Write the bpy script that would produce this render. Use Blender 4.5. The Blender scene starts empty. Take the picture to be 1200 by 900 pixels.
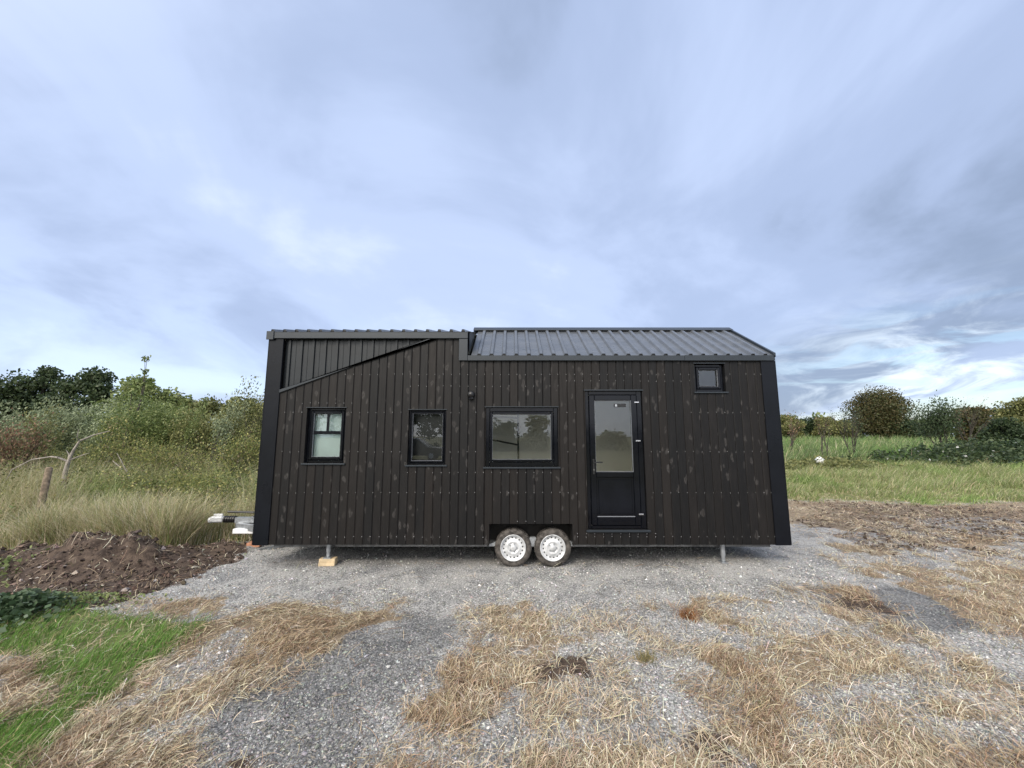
import bpy, math, random
import numpy as np
from mathutils import Vector
R = math.radians
scene = bpy.context.scene
COL = scene.collection
rng = np.random.default_rng(7)
random.seed(5)

# ------------------------------------------------------------------ camera numbers
F, H = 460.0, 1.87
P = math.atan(61 / F)
def cam_dir(x, y):
    u = (x - 600) / F; v = (450 - y) / F
    return u, math.cos(P) - v * math.sin(P), math.sin(P) + v * math.cos(P)
def at_depth(x, y, D):
    u, dy, dz = cam_dir(x, y)
    return u / dy * D, H + dz / dy * D
def on_ground(x, y, z=0.0):
    u, dy, dz = cam_dir(x, y)
    t = (z - H) / dz
    return u * t, dy * t

# ------------------------------------------------------------------ noise + terrain
def _hash(ix, iy, s):
    n = (ix.astype(np.int64) * 374761393 + iy.astype(np.int64) * 668265263 + s * 1442695041) & 0xffffffff
    n = ((n ^ (n >> 13)) * 1274126177) & 0xffffffff
    return ((n ^ (n >> 16)) & 0xffff) / 65535.0
def vnoise(x, y, s=0):
    x0 = np.floor(x); y0 = np.floor(y); fx = x - x0; fy = y - y0
    fx = fx * fx * (3 - 2 * fx); fy = fy * fy * (3 - 2 * fy)
    a = _hash(x0, y0, s); b = _hash(x0 + 1, y0, s); c = _hash(x0, y0 + 1, s); d = _hash(x0 + 1, y0 + 1, s)
    return (a * (1 - fx) + b * fx) * (1 - fy) + (c * (1 - fx) + d * fx) * fy
def fbm(x, y, s=0, o=4):
    r = 0; a = .5; t = 0
    for i in range(o):
        r = r + a * vnoise(x * 2 ** i, y * 2 ** i, s + i * 7); t += a; a *= .5
    return r / t
def sstep(a, b, v):
    t = np.clip((v - a) / (b - a), 0, 1); return t * t * (3 - 2 * t)
def A(*v): return [np.asarray(q, dtype=np.float64) for q in v]

def sdist(px, py, poly):
    """signed distance, positive inside"""
    n = len(poly); d = np.full(px.shape, 1e9); ins = np.zeros(px.shape, bool)
    for i in range(n):
        ax, ay = poly[i]; bx, by = poly[(i + 1) % n]
        ex, ey = bx - ax, by - ay; wx, wy = px - ax, py - ay
        t = np.clip((wx * ex + wy * ey) / (ex * ex + ey * ey + 1e-9), 0, 1)
        d = np.minimum(d, np.hypot(wx - ex * t, wy - ey * t))
        c = ((ay > py) != (by > py)) & (px < (bx - ax) * (py - ay) / ((by - ay) if abs(by - ay) > 1e-9 else 1e-9) + ax)
        ins ^= c
    return np.where(ins, d, -d)

def G(*pts): return [on_ground(*p) for p in pts]
STRAW = [
    (G((130, 716), (300, 706), (450, 716), (470, 728), (380, 752), (345, 775), (320, 800), (255, 835), (225, 870), (205, 960), (-200, 960), (-150, 780), (60, 760)), .22, .3, 1.35),
    (G((556, 722), (600, 700), (640, 712), (700, 706), (760, 703), (770, 716), (720, 730), (690, 745), (650, 768), (640, 790), (600, 812), (560, 850), (545, 960), (440, 960), (470, 880), (500, 835), (520, 790)), .2, .3, 1.05),
    (G((770, 716), (930, 694), (1010, 690), (1040, 712), (1060, 740), (1120, 770), (1200, 800), (1300, 850), (1300, 960), (600, 960), (600, 900), (640, 870), (700, 850), (800, 800), (860, 760)), .2, .45, .78),
    (G((1000, 648), (1100, 640), (1300, 630), (1400, 800), (1240, 790), (1160, 760), (1120, 710), (1060, 690), (1010, 672)), .2, .3, 1.0),
    (G((540, 716), (620, 700), (640, 722), (560, 730)), .1, .2, .9),
    (G((560, 850), (620, 810), (700, 800), (760, 830), (820, 900), (800, 960), (560, 960)), .2, .4, .38),
    (G((650, 740), (760, 715), (880, 720), (860, 800), (760, 830), (660, 800)), .3, .5, .36),
    (G((915, 582), (1400, 580), (1400, 660), (1000, 652), (925, 632)), .5, .8, .8),
]
MUD = [
    (G((-200, 655), (10, 640), (90, 632), (200, 636), (292, 641), (275, 660), (215, 680), (165, 698), (120, 712), (20, 716), (-200, 720)), .12, .15, 1.0),
    (G((915, 582), (1050, 588), (1400, 600), (1400, 650), (1180, 655), (1010, 650), (925, 622)), .9, 1.3, .52),
    (G((530, 796), (592, 792), (605, 812), (560, 832), (525, 822)), .14, .16, .85),
    (G((615, 782), (645, 780), (655, 802), (615, 806)), .1, .1, .85),
    (G((655, 772), (685, 770), (692, 792), (658, 792)), .1, .1, .85),
    (G((975, 700), (1010, 696), (1035, 718), (985, 724)), .16, .18, .85),
    (G((800, 860), (850, 850), (875, 895), (815, 908)), .14, .14, .6),
    (G((255, 885), (300, 875), (320, 930), (260, 940)), .1, .1, 1.3),
]
GREEN = [
    (G((110, 716), (190, 722), (245, 738), (190, 770), (150, 800), (95, 830), (40, 880), (-20, 960), (-260, 960), (-220, 730), (20, 718)), .12, .15, 1.0),
]
GREEN_HOLE = G((-260, 780), (20, 775), (70, 800), (45, 830), (0, 850), (-260, 900))
DARK = [
    (G((470, 716), (556, 722), (520, 790), (470, 880), (440, 960), (230, 960), (255, 835), (345, 775), (400, 745)), .3, .3, .75),
    (G((940, 690), (1060, 690), (1130, 712), (1160, 742), (1050, 745), (970, 720)), .15, .15, 1.0),
    (G((300, 790), (360, 770), (390, 790), (330, 830), (240, 880), (240, 850)), .12, .1, .8),
    (G((280, 655), (420, 650), (800, 655), (900, 650), (860, 668), (640, 668), (560, 674), (400, 672), (300, 672)), .3, .2, .4),  # gravel darkened along the house foot, shade painted in
]
def zone(defs, x, y, s, jit=1.0):
    m = np.zeros(x.shape)
    n1 = fbm(x * 1.7, y * 1.7, s, 4) - .5; n2 = fbm(x * 6, y * 6, s + 31, 3) - .5
    for poly, soft, amp, w in defs:
        d = sdist(x, y, poly) + (n1 * 2.4 * amp + n2 * 1.2 * amp) * jit
        m = np.maximum(m, w * sstep(-soft, soft, d))
    return m
def field_mask(x, y):
    # rough field grass: behind the pad on both sides
    n = (fbm(x * .6, y * .6, 91, 4) - .5) * 1.6
    left = sstep(-.25, .25, (y - 6.85 - .55 * sstep(-5.7, -5.2, x) + n * .35)) * sstep(-4.4, -4.75, x + n * .15)
    back = sstep(9.6, 10.3, y + n) * sstep(5.5, 4.5, x)
    right = sstep(-.7, .7, (y - (12.0 - .06 * (x - 5)) + n)) * sstep(4.0, 5, x)
    front = sstep(-1.5, -3.5, y + n)
    lft2 = sstep(-8.2, -9.0, x + n)
    return np.clip(np.maximum.reduce([left, back, right, front * .7, lft2]), 0, 1)
def zones(x, y):
    S = zone(STRAW, x, y, 3); M = zone(MUD, x, y, 11); Gn = zone(GREEN, x, y, 23)
    Gn = Gn * (1 - sstep(-.1, .1, sdist(x, y, GREEN_HOLE) + (fbm(x * 3, y * 3, 8) - .5) * .3))
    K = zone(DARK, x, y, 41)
    Fd = field_mask(x, y)
    # behind the camera and off to the sides the yard goes on as loose patches
    off = sstep(2.5, 1.6, y)
    S = S * (1 - off) + off * .8 * sstep(.5, .62, fbm(x * .5, y * .5, 77))
    gap = fbm(x * 2.3, y * 2.3, 55, 4)
    g2 = fbm(x * 1.1 + 5, y * 1.1, 155, 3)
    S = np.clip(S, 0, 1.15)
    S = S * (0.38 + .62 * sstep(.40, .54, gap)) * (1 - .6 * sstep(.55, .64, g2) * sstep(-.8, .3, x))
    S = np.maximum(S, .85 * sstep(4.6, 5.6, x + (fbm(x, y, 5) - .5)) * sstep(8.6, 9.6, y + (fbm(x, y, 6) - .5) * 2))
    M = np.clip(M, 0, 1); S = S * (1 - .45 * M * (y < 4.6)); S = S * (1 - .9 * Gn); S = S * (1 - Fd); M = M * (1 - Fd); Gn = Gn * (1 - Fd)
    return S, M, Gn, K, Fd
def height(x, y, fine=True):
    x, y = A(x, y)
    z = (fbm(x * .5, y * .5, 5) - .5) * .10
    pad = sstep(-4.8, -3.6, x) * sstep(5.0, 4.2, x) * sstep(4.6, 5.6, y) * sstep(9.2, 8.6, y)
    z = z * (1 - pad)
    z = z + .05 * np.exp(-((x - 3.3) / .8) ** 2 - ((y - 6.4) / .8) ** 2)
    def bump(cx, cy, sx, sy, h, a=0):
        c, s = math.cos(a), math.sin(a); u = (x - cx) * c + (y - cy) * s; v = -(x - cx) * s + (y - cy) * c
        return h * np.exp(-(u / sx) ** 2 - (v / sy) ** 2)
    n = fbm(x * 2.2, y * 2.2, 15, 4)
    m = bump(-5.9, 6.0, .8, .45, .50, .1) + bump(-7.4, 6.0, .9, .5, .26) + bump(-4.7, 6.75, .5, .3, .12, .3)
    z = z + m * (.55 + .9 * n)
    S = np.clip(m * 4, 0, 1)
    z = z + S * (fbm(x * 9, y * 9, 3, 3) - .5) * .13
    # wheel ruts across the mound
    z = z - S * .05 * sstep(.2, .9, np.sin((x * .9 + y * 1.1) * 9 + n * 3))
    z = z + .3 * sstep(7.0, 13, y) * sstep(-4, -8, x)
    z = z + .10 * sstep(9.5, 13, y)
    z = z + .025 * np.clip(y - 12, 0, 55) * sstep(2, 8, x)
    z = z + .18 * (fbm(x * .08, y * .08, 60) - .5) * sstep(12, 30, np.hypot(x, y))
    if fine:
        z = z + (fbm(x * 5, y * 5, 9, 3) - .5) * .035 * (1 - .5 * pad)
    return z
def hz(x, y): return float(height(np.array([x]), np.array([y]))[0])

# ------------------------------------------------------------------ mesh helpers
def new_mesh(name, V, Fc, mats, face_col=None, mat_idx=None, smooth=False, point_cols=None):
    V = np.asarray(V, dtype=np.float32); me = bpy.data.meshes.new(name)
    Fc = np.asarray(Fc, dtype=np.int32); k = Fc.shape[1]
    me.vertices.add(len(V)); me.vertices.foreach_set('co', V.ravel())
    me.loops.add(Fc.size); me.loops.foreach_set('vertex_index', Fc.ravel())
    me.polygons.add(len(Fc)); me.polygons.foreach_set('loop_start', np.arange(0, Fc.size, k, dtype=np.int32))
    me.polygons.foreach_set('loop_total', np.full(len(Fc), k, dtype=np.int32))
    if mat_idx is not None: me.polygons.foreach_set('material_index', np.asarray(mat_idx, dtype=np.int32))
    me.polygons.foreach_set('use_smooth', np.full(len(Fc), smooth))
    me.update(calc_edges=True)
    for m in (mats if isinstance(mats, (list, tuple)) else [mats]): me.materials.append(m)
    if face_col is not None:
        a = me.attributes.new('tint', 'FLOAT_COLOR', 'FACE')
        c = np.ones((len(Fc), 4), np.float32); c[:, :face_col.shape[1]] = face_col; a.data.foreach_set('color', c.ravel())
    for nm, c3 in (point_cols or {}).items():
        a = me.attributes.new(nm, 'FLOAT_COLOR', 'POINT')
        c = np.ones((len(V), 4), np.float32); c[:, :c3.shape[1]] = c3; a.data.foreach_set('color', c.ravel())
    return me
def link(name, me, parent=None, loc=None):
    o = bpy.data.objects.new(name, me); COL.objects.link(o)
    if parent: o.parent = parent
    if loc is not None: o.location = loc
    return o
def tag(o, label=None, cat=None, group=None, kind=None):
    if label: o['label'] = label
    if cat: o['category'] = cat
    if group: o['group'] = group
    if kind: o['kind'] = kind
    return o
def empty(name, loc, rz=0, **k):
    o = bpy.data.objects.new(name, None); COL.objects.link(o); o.location = loc; o.rotation_euler = (0, 0, rz)
    o.empty_display_size = .2
    return tag(o, **k)

class MB:
    def __init__(s): s.v = []; s.f = []; s.m = []; s.c = []
    def add(s, vs, fs, m=0, c=(.5, .5, .5)):
        b = len(s.v); s.v += [tuple(v) for v in vs]
        for f in fs: s.f.append(tuple(b + i for i in f)); s.m.append(m); s.c.append(c)
    def box(s, x0, x1, y0, y1, z0, z1, m=0, c=(.5, .5, .5), bev=0):
        if bev:
            b = bev
            pts = []
            for x, sx in ((x0, 1), (x1, -1)):
                for y, sy in ((y0, 1), (y1, -1)):
                    for z, sz in ((z0, 1), (z1, -1)):
                        pts += [(x + sx * b, y + sy * b, z), (x + sx * b, y, z + sz * b), (x, y + sy * b, z + sz * b)]
            def I(i, j, k, t): return ((i * 2 + j) * 2 + k) * 3 + t
            fs = []
            fs += [(I(0,0,0,0), I(0,1,0,0), I(1,1,0,0), I(1,0,0,0)), (I(0,0,1,0), I(1,0,1,0), I(1,1,1,0), I(0,1,1,0))]
            fs += [(I(0,0,0,1), I(1,0,0,1), I(1,0,1,1), I(0,0,1,1)), (I(0,1,0,1), I(0,1,1,1), I(1,1,1,1), I(1,1,0,1))]
            fs += [(I(0,0,0,2), I(0,0,1,2), I(0,1,1,2), I(0,1,0,2)), (I(1,0,0,2), I(1,1,0,2), I(1,1,1,2), I(1,0,1,2))]
            for i in (0, 1):
                for j in (0, 1): fs.append((I(i,j,0,1), I(i,j,0,2), I(i,j,1,2), I(i,j,1,1)))
            for i in (0, 1):
                for k in (0, 1): fs.append((I(i,0,k,0), I(i,0,k,2), I(i,1,k,2), I(i,1,k,0)))
            for j in (0, 1):
                for k in (0, 1): fs.append((I(0,j,k,0), I(0,j,k,1), I(1,j,k,1), I(1,j,k,0)))
            for i in (0, 1):
                for j in (0, 1):
                    for k in (0, 1): fs.append((I(i,j,k,0), I(i,j,k,1), I(i,j,k,2)))
            s.add(pts, fs, m, c); return
        v = [(x0,y0,z0),(x1,y0,z0),(x1,y1,z0),(x0,y1,z0),(x0,y0,z1),(x1,y0,z1),(x1,y1,z1),(x0,y1,z1)]
        s.add(v, [(0,3,2,1),(4,5,6,7),(0,1,5,4),(1,2,6,5),(2,3,7,6),(3,0,4,7)], m, c)
    def prism(s, poly_xz, y0, y1, m=0, c=(.5, .5, .5)):
        n = len(poly_xz)
        v = [(x, y0, z) for x, z in poly_xz] + [(x, y1, z) for x, z in poly_xz]
        s.add(v, [tuple(range(n)), tuple(range(2 * n - 1, n - 1, -1))] + [(i, n + i, n + (i + 1) % n, (i + 1) % n) for i in range(n)], m, c)
    def tube(s, p0, p1, r0, r1=None, n=8, m=0, c=(.5, .5, .5), cap=True):
        r1 = r0 if r1 is None else r1; p0 = Vector(p0); p1 = Vector(p1); d = (p1 - p0).normalized()
        a = d.orthogonal().normalized(); b = d.cross(a)
        v = [p0 + (a * math.cos(t) + b * math.sin(t)) * r0 for t in [2 * math.pi * i / n for i in range(n)]]
        v += [p1 + (a * math.cos(t) + b * math.sin(t)) * r1 for t in [2 * math.pi * i / n for i in range(n)]]
        fs = [(i, (i + 1) % n, n + (i + 1) % n, n + i) for i in range(n)]
        if cap: fs += [tuple(range(n - 1, -1, -1)), tuple(range(n, 2 * n))]
        s.add(v, fs, m, c)
    def lathe(s, prof, center, n=48, m=0, c=(.5, .5, .5)):
        """profile (r, y) around the Y axis at center"""
        cx, cy, cz = center; k = len(prof); v = []
        for i in range(n):
            t = 2 * math.pi * i / n
            for r, y in prof: v.append((cx + r * math.cos(t), cy + y, cz + r * math.sin(t)))
        fs = [(i * k + j, i * k + j + 1, ((i + 1) % n) * k + j + 1, ((i + 1) % n) * k + j) for i in range(n) for j in range(k - 1)]
        s.add(v, fs, m, c)
    def build(s, name, mats, parent=None, smooth=False, origin=None, weld=False):
        me = bpy.data.meshes.new(name)
        vs = s.v
        if origin: vs = [(a - origin[0], b - origin[1], c - origin[2]) for a, b, c in vs]
        me.from_pydata(vs, [], s.f)
        for m in (mats if isinstance(mats, (list, tuple)) else [mats]): me.materials.append(m)
        me.polygons.foreach_set('material_index', s.m)
        me.polygons.foreach_set('use_smooth', [smooth] * len(s.f))
        a = me.attributes.new('tint', 'FLOAT_COLOR', 'FACE')
        a.data.foreach_set('color', [q for c in s.c for q in (*c, 1)])
        me.update()
        return link(name, me, parent)

# ------------------------------------------------------------------ materials
class NT:
    def __init__(s, name):
        s.mat = bpy.data.materials.new(name); s.mat.use_nodes = True; s.t = s.mat.node_tree; s.t.nodes.clear()
    def n(s, t, **k):
        nd = s.t.nodes.new(t)
        for a, v in k.items():
            if a == 'inp':
                for kk, vv in v.items(): s.set(nd, kk, vv)
            else: setattr(nd, a, v)
        return nd
    def set(s, nd, key, v):
        i = nd.inputs[key]
        if isinstance(v, bpy.types.NodeSocket): s.t.links.new(v, i)
        elif isinstance(v, bpy.types.Node): s.t.links.new(v.outputs[0], i)
        else:
            try: i.default_value = v
            except Exception: i.default_value = (*v, 1)
    def math(s, op, a, b=0, clamp=False):
        return s.n('ShaderNodeMath', operation=op, use_clamp=clamp, inp={0: a, 1: b}).outputs[0]
    def mr(s, v, a, b, c=0, d=1, smooth=True):
        return s.n('ShaderNodeMapRange', interpolation_type='SMOOTHSTEP' if smooth else 'LINEAR', inp={0: v, 1: a, 2: b, 3: c, 4: d}).outputs[0]
    def noise(s, vec, scale, detail=4, rough=.55, dist=0):
        return s.n('ShaderNodeTexNoise', inp={'Vector': vec, 'Scale': scale, 'Detail': detail, 'Roughness': rough, 'Distortion': dist})
    def mix(s, f, a, b, mode='MIX'):
        nd = s.n('ShaderNodeMix', data_type='RGBA', blend_type=mode)
        s.set(nd, 0, f)
        for i, v in ((6, a), (7, b)):
            if isinstance(v, (tuple, list)) and len(v) == 3: v = (*v, 1)
            s.set(nd, i, v)
        return nd.outputs[2]
    def map(s, vec, scale=(1, 1, 1), rot=(0, 0, 0), loc=(0, 0, 0)):
        return s.n('ShaderNodeMapping', inp={'Vector': vec, 'Scale': scale, 'Rotation': rot, 'Location': loc}).outputs[0]
    def bsdf(s, col, rough=.6, metal=0, spec=.5, bump=None, bstr=.3, bdist=.01, **k):
        b = s.n('ShaderNodeBsdfPrincipled')
        if isinstance(col, (tuple, list)): col = (*col[:3], 1)
        s.set(b, 'Base Color', col); s.set(b, 'Roughness', rough); s.set(b, 'Metallic', metal); s.set(b, 'Specular IOR Level', spec)
        for kk, v in k.items(): s.set(b, kk, v)
        if bump is not None:
            bn = s.n('ShaderNodeBump', inp={'Height': bump, 'Strength': bstr, 'Distance': bdist}); s.set(b, 'Normal', bn.outputs[0])
        return b
    def out(s, sh):
        o = s.n('ShaderNodeOutputMaterial'); s.set(o, 'Surface', sh if isinstance(sh, bpy.types.NodeSocket) else sh.outputs[0]); return s.mat
    def obj(s): return s.n('ShaderNodeTexCoord').outputs['Object']
    def attr(s, name): return s.n('ShaderNodeAttribute', attribute_name=name)

def simple(name, col, rough=.6, metal=0, spec=.5, var=.25, scale=8, bstr=.15, bdist=.003, **k):
    t = NT(name); o = t.obj(); n = t.noise(o, scale, 6, .6)
    c = t.mix(t.mr(n.outputs[0], .3, .7), tuple(q * (1 - var) for q in col), tuple(min(1, q * (1 + var)) for q in col))
    r = t.math('ADD', t.math('MULTIPLY', t.noise(o, scale * 2.3, 4).outputs[0], .18), rough - .09)
    return t.out(t.bsdf(c, r, metal, spec, bump=t.noise(o, scale * 6, 3).outputs[0], bstr=bstr, bdist=bdist, **k))

def tinted(name, rough=.6, spec=.3, trans=.0, var=.2, scale=20):
    t = NT(name); a = t.attr('tint').outputs['Color']; n = t.noise(t.obj(), scale, 3)
    c = t.mix(t.mr(n.outputs[0], .3, .7), t.mix(1, a, (1 - var,) * 3, 'MULTIPLY'), a)
    b = t.bsdf(c, rough, 0, spec)
    if trans:
        tr = t.n('ShaderNodeBsdfTranslucent'); t.set(tr, 0, c)
        mx = t.n('ShaderNodeMixShader'); t.set(mx, 0, trans); t.set(mx, 1, b.outputs[0]); t.set(mx, 2, tr.outputs[0])
        return t.out(mx)
    return t.out(b)

M = {}
M['leaf'] = tinted('foliage', .5, .35, .3)
M['blade'] = tinted('grass_blades', .6, .25, .25)
M['straw'] = tinted('straw_blades', .65, .2, .12)
M['stone'] = tinted('gravel_stones', .75, .25, 0, .3, 120)
M['bark'] = simple('bark', (.05, .042, .034), .85, var=.4, scale=14, bstr=.6, bdist=.01)
M['pale_bark'] = simple('pale_bark', (.27, .24, .21), .85, var=.3, scale=14, bstr=.5, bdist=.01)
M['trim'] = simple('anthracite_metal', (.018, .024, .031), .36, 0, .5, var=.12, scale=2.5, bstr=.05, bdist=.01)
M['upvc'] = simple('dark_upvc', (.004, .0048, .0075), .12, 0, .26, var=.2, scale=5, bstr=.04, bdist=.004)
M['black'] = simple('black_plastic', (.012, .012, .013), .35, var=.2)
M['under'] = simple('underfloor_board', (.02, .018, .016), .85, var=.3)
M['galv'] = simple('galvanised_steel', (.42, .44, .46), .42, .75, var=.22, scale=18)
M['rail'] = simple('shaded_chassis_steel', (.16, .16, .16), .6, .4, var=.35, scale=9)  # galvanised rail colour darkened to stand for shade under the house
M['rim'] = simple('silver_painted_rim', (.60, .61, .62), .38, .2, .5, var=.22, scale=12, bstr=.03)
M['rubber'] = simple('tyre_rubber', (.075, .068, .062), .9, 0, .2, var=.6, scale=18, bstr=.3)
M['dark_hole'] = simple('rim_slot_shadow_gap', (.015, .015, .016), .9, var=.1)
M['chrome'] = simple('satin_steel', (.6, .6, .62), .25, .9, var=.08)
M['blind'] = simple('pale_blind', (.62, .74, .72), .8, var=.06, scale=3)
M['wood'] = simple('sawn_timber', (.55, .43, .27), .75, var=.2, scale=10, bstr=.4)
M['redwood'] = simple('reddish_timber', (.42, .20, .12), .75, var=.25, scale=10, bstr=.4)
M['postwood'] = simple('weathered_post_wood', (.17, .13, .09), .9, var=.45, scale=16, bstr=.8, bdist=.01)
M['cream'] = simple('interior_cream_wall', (.82, .79, .70), .7, var=.04, scale=2)
M['ceil'] = simple('interior_ceiling', (.30, .27, .23), .7, var=.08, scale=2)
M['white'] = simple('white_plastic', (.75, .76, .76), .5, var=.08)
M['card'] = simple('red_brown_cloth', (.25, .06, .04), .8)
M['carpaint'] = simple('dark_car_paint', (.02, .022, .03), .2, 0, .6, var=.1, bstr=0)
M['lightpaint'] = simple('pale_paint', (.6, .6, .62), .3, 0, .6, var=.05, bstr=0)

M['screw'] = simple('zinc_screw', (.34, .34, .35), .5, 0, .4, bstr=0)
def m_roof():
    t = NT('roof_sheet_metal'); o = t.obj()
    n = t.noise(t.map(o, (1, 3, 3)), 2.2, 6, .6)
    c = t.mix(t.mr(n.outputs[0], .3, .7), (.095, .105, .12), (.13, .14, .155))
    r = t.mr(t.noise(o, 7, 4).outputs[0], .3, .7, .26, .38)
    return t.out(t.bsdf(c, r, .25, .6, bump=t.noise(o, 1.6, 2).outputs[0], bstr=.1, bdist=.03))
M['roof'] = m_roof()
M['corner'] = simple('corner_metal_dim_reflection', (.005, .006, .009), .30, 0, .22, var=.15, scale=2.5, bstr=.05, bdist=.01)  # same anthracite metal as the trim, darkened for its dim reflections
M['panel'] = simple('anthracite_ribbed_sheet', (.012, .015, .018), .36, 0, .4, var=.2, scale=3, bstr=.05, bdist=.01)

def m_glass():
    t = NT('window_glass')
    g = t.n('ShaderNodeBsdfGlossy', inp={'Roughness': .0}); t.set(g, 0, (.9, .95, 1, 1))
    tr = t.n('ShaderNodeBsdfTransparent'); t.set(tr, 0, (.97, .99, .97, 1))
    bn = t.n('ShaderNodeBump', inp={'Height': t.noise(t.obj(), 1.3, 1).outputs[0], 'Strength': .04, 'Distance': .02}); t.set(g, 'Normal', bn.outputs[0])
    fr = t.n('ShaderNodeFresnel', inp={'IOR': 1.5}).outputs[0]
    f = t.math('ADD', t.math('MULTIPLY', fr, 1.9), .015, True)
    mx = t.n('ShaderNodeMixShader'); t.set(mx, 0, f); t.set(mx, 1, tr.outputs[0]); t.set(mx, 2, g.outputs[0])
    return t.out(mx)
M['glass'] = m_glass()

def m_clad():
    t = NT('dark_stained_timber'); o = t.obj(); a = t.attr('tint')
    sep = t.n('ShaderNodeSeparateColor'); t.set(sep, 0, a.outputs['Color'])
    r1, r2, r3 = sep.outputs
    off = t.n('ShaderNodeCombineXYZ', inp={0: t.math('MULTIPLY', r1, 37), 1: t.math('MULTIPLY', r2, 11), 2: t.math('MULTIPLY', r1, 23)}).outputs[0]
    v = t.n('ShaderNodeVectorMath', operation='ADD', inp={0: o, 1: off}).outputs[0]
    grain = t.noise(t.map(v, (26, 26, 1.1)), 2.2, 6, .6, .8).outputs[0]
    fine = t.noise(t.map(v, (90, 90, 2.5)), 2.0, 3, .6).outputs[0]
    # knots: cells about one board wide, stretched along the board
    kv = t.map(v, (9.5, 1, 4.6))
    warp = t.noise(t.map(v, (9, 9, 5)), 1.5, 3).outputs['Color']
    kv2 = t.n('ShaderNodeVectorMath', operation='ADD', inp={0: kv, 1: t.n('ShaderNodeVectorMath', operation='SCALE', inp={0: warp, 'Scale': .95}).outputs[0]}).outputs[0]
    vo = t.n('ShaderNodeTexVoronoi', feature='F1', inp={'Vector': kv2, 'Scale': 1.0, 'Randomness': 1.0})
    d = vo.outputs['Distance']
    selc = t.n('ShaderNodeSeparateColor'); t.set(selc, 0, vo.outputs['Color'])
    sel = t.mr(selc.outputs[0], .15, .35)
    ring = t.math('SINE', t.math('MULTIPLY', d, 15))
    halo = t.math('MULTIPLY', t.mr(d, .44, .10), sel)
    feather = t.math('MULTIPLY', t.math('MULTIPLY', halo, t.mr(ring, -.9, .5)), t.math('MULTIPLY', t.mr(grain, .22, .55), t.mr(fine, .30, .62, .35, 1)))
    core = t.math('MULTIPLY', t.mr(d, .13, .05), sel)
    base = t.mix(r2, (.0038, .0038, .0044), (.0110, .0086, .0074))
    base = t.mix(t.mr(grain, .36, .70), base, t.mix(1, base, (.50, .50, .52), 'MULTIPLY'))
    base = t.mix(t.math('MULTIPLY', t.mr(fine, .5, .75), .35), base, (.026, .022, .0205))
    big = t.noise(t.map(v, (3, 3, .9)), 1.4, 3).outputs[0]
    base = t.mix(t.math('MULTIPLY', t.mr(big, .5, .75), .35), base, (.019, .0165, .0155))
    base = t.mix(t.math('MULTIPLY', feather, .9), base, (.055, .051, .049))
    base = t.mix(t.math('MULTIPLY', core, .75), base, (.010, .008, .007))
    hgt = t.math('ADD', t.math('MULTIPLY', grain, .6), t.math('MULTIPLY', fine, .5))
    rough = t.mr(grain, .3, .7, .42, .62)
    return t.out(t.bsdf(base, rough, 0, .28, bump=hgt, bstr=.35, bdist=.003))
M['clad'] = m_clad()

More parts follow.
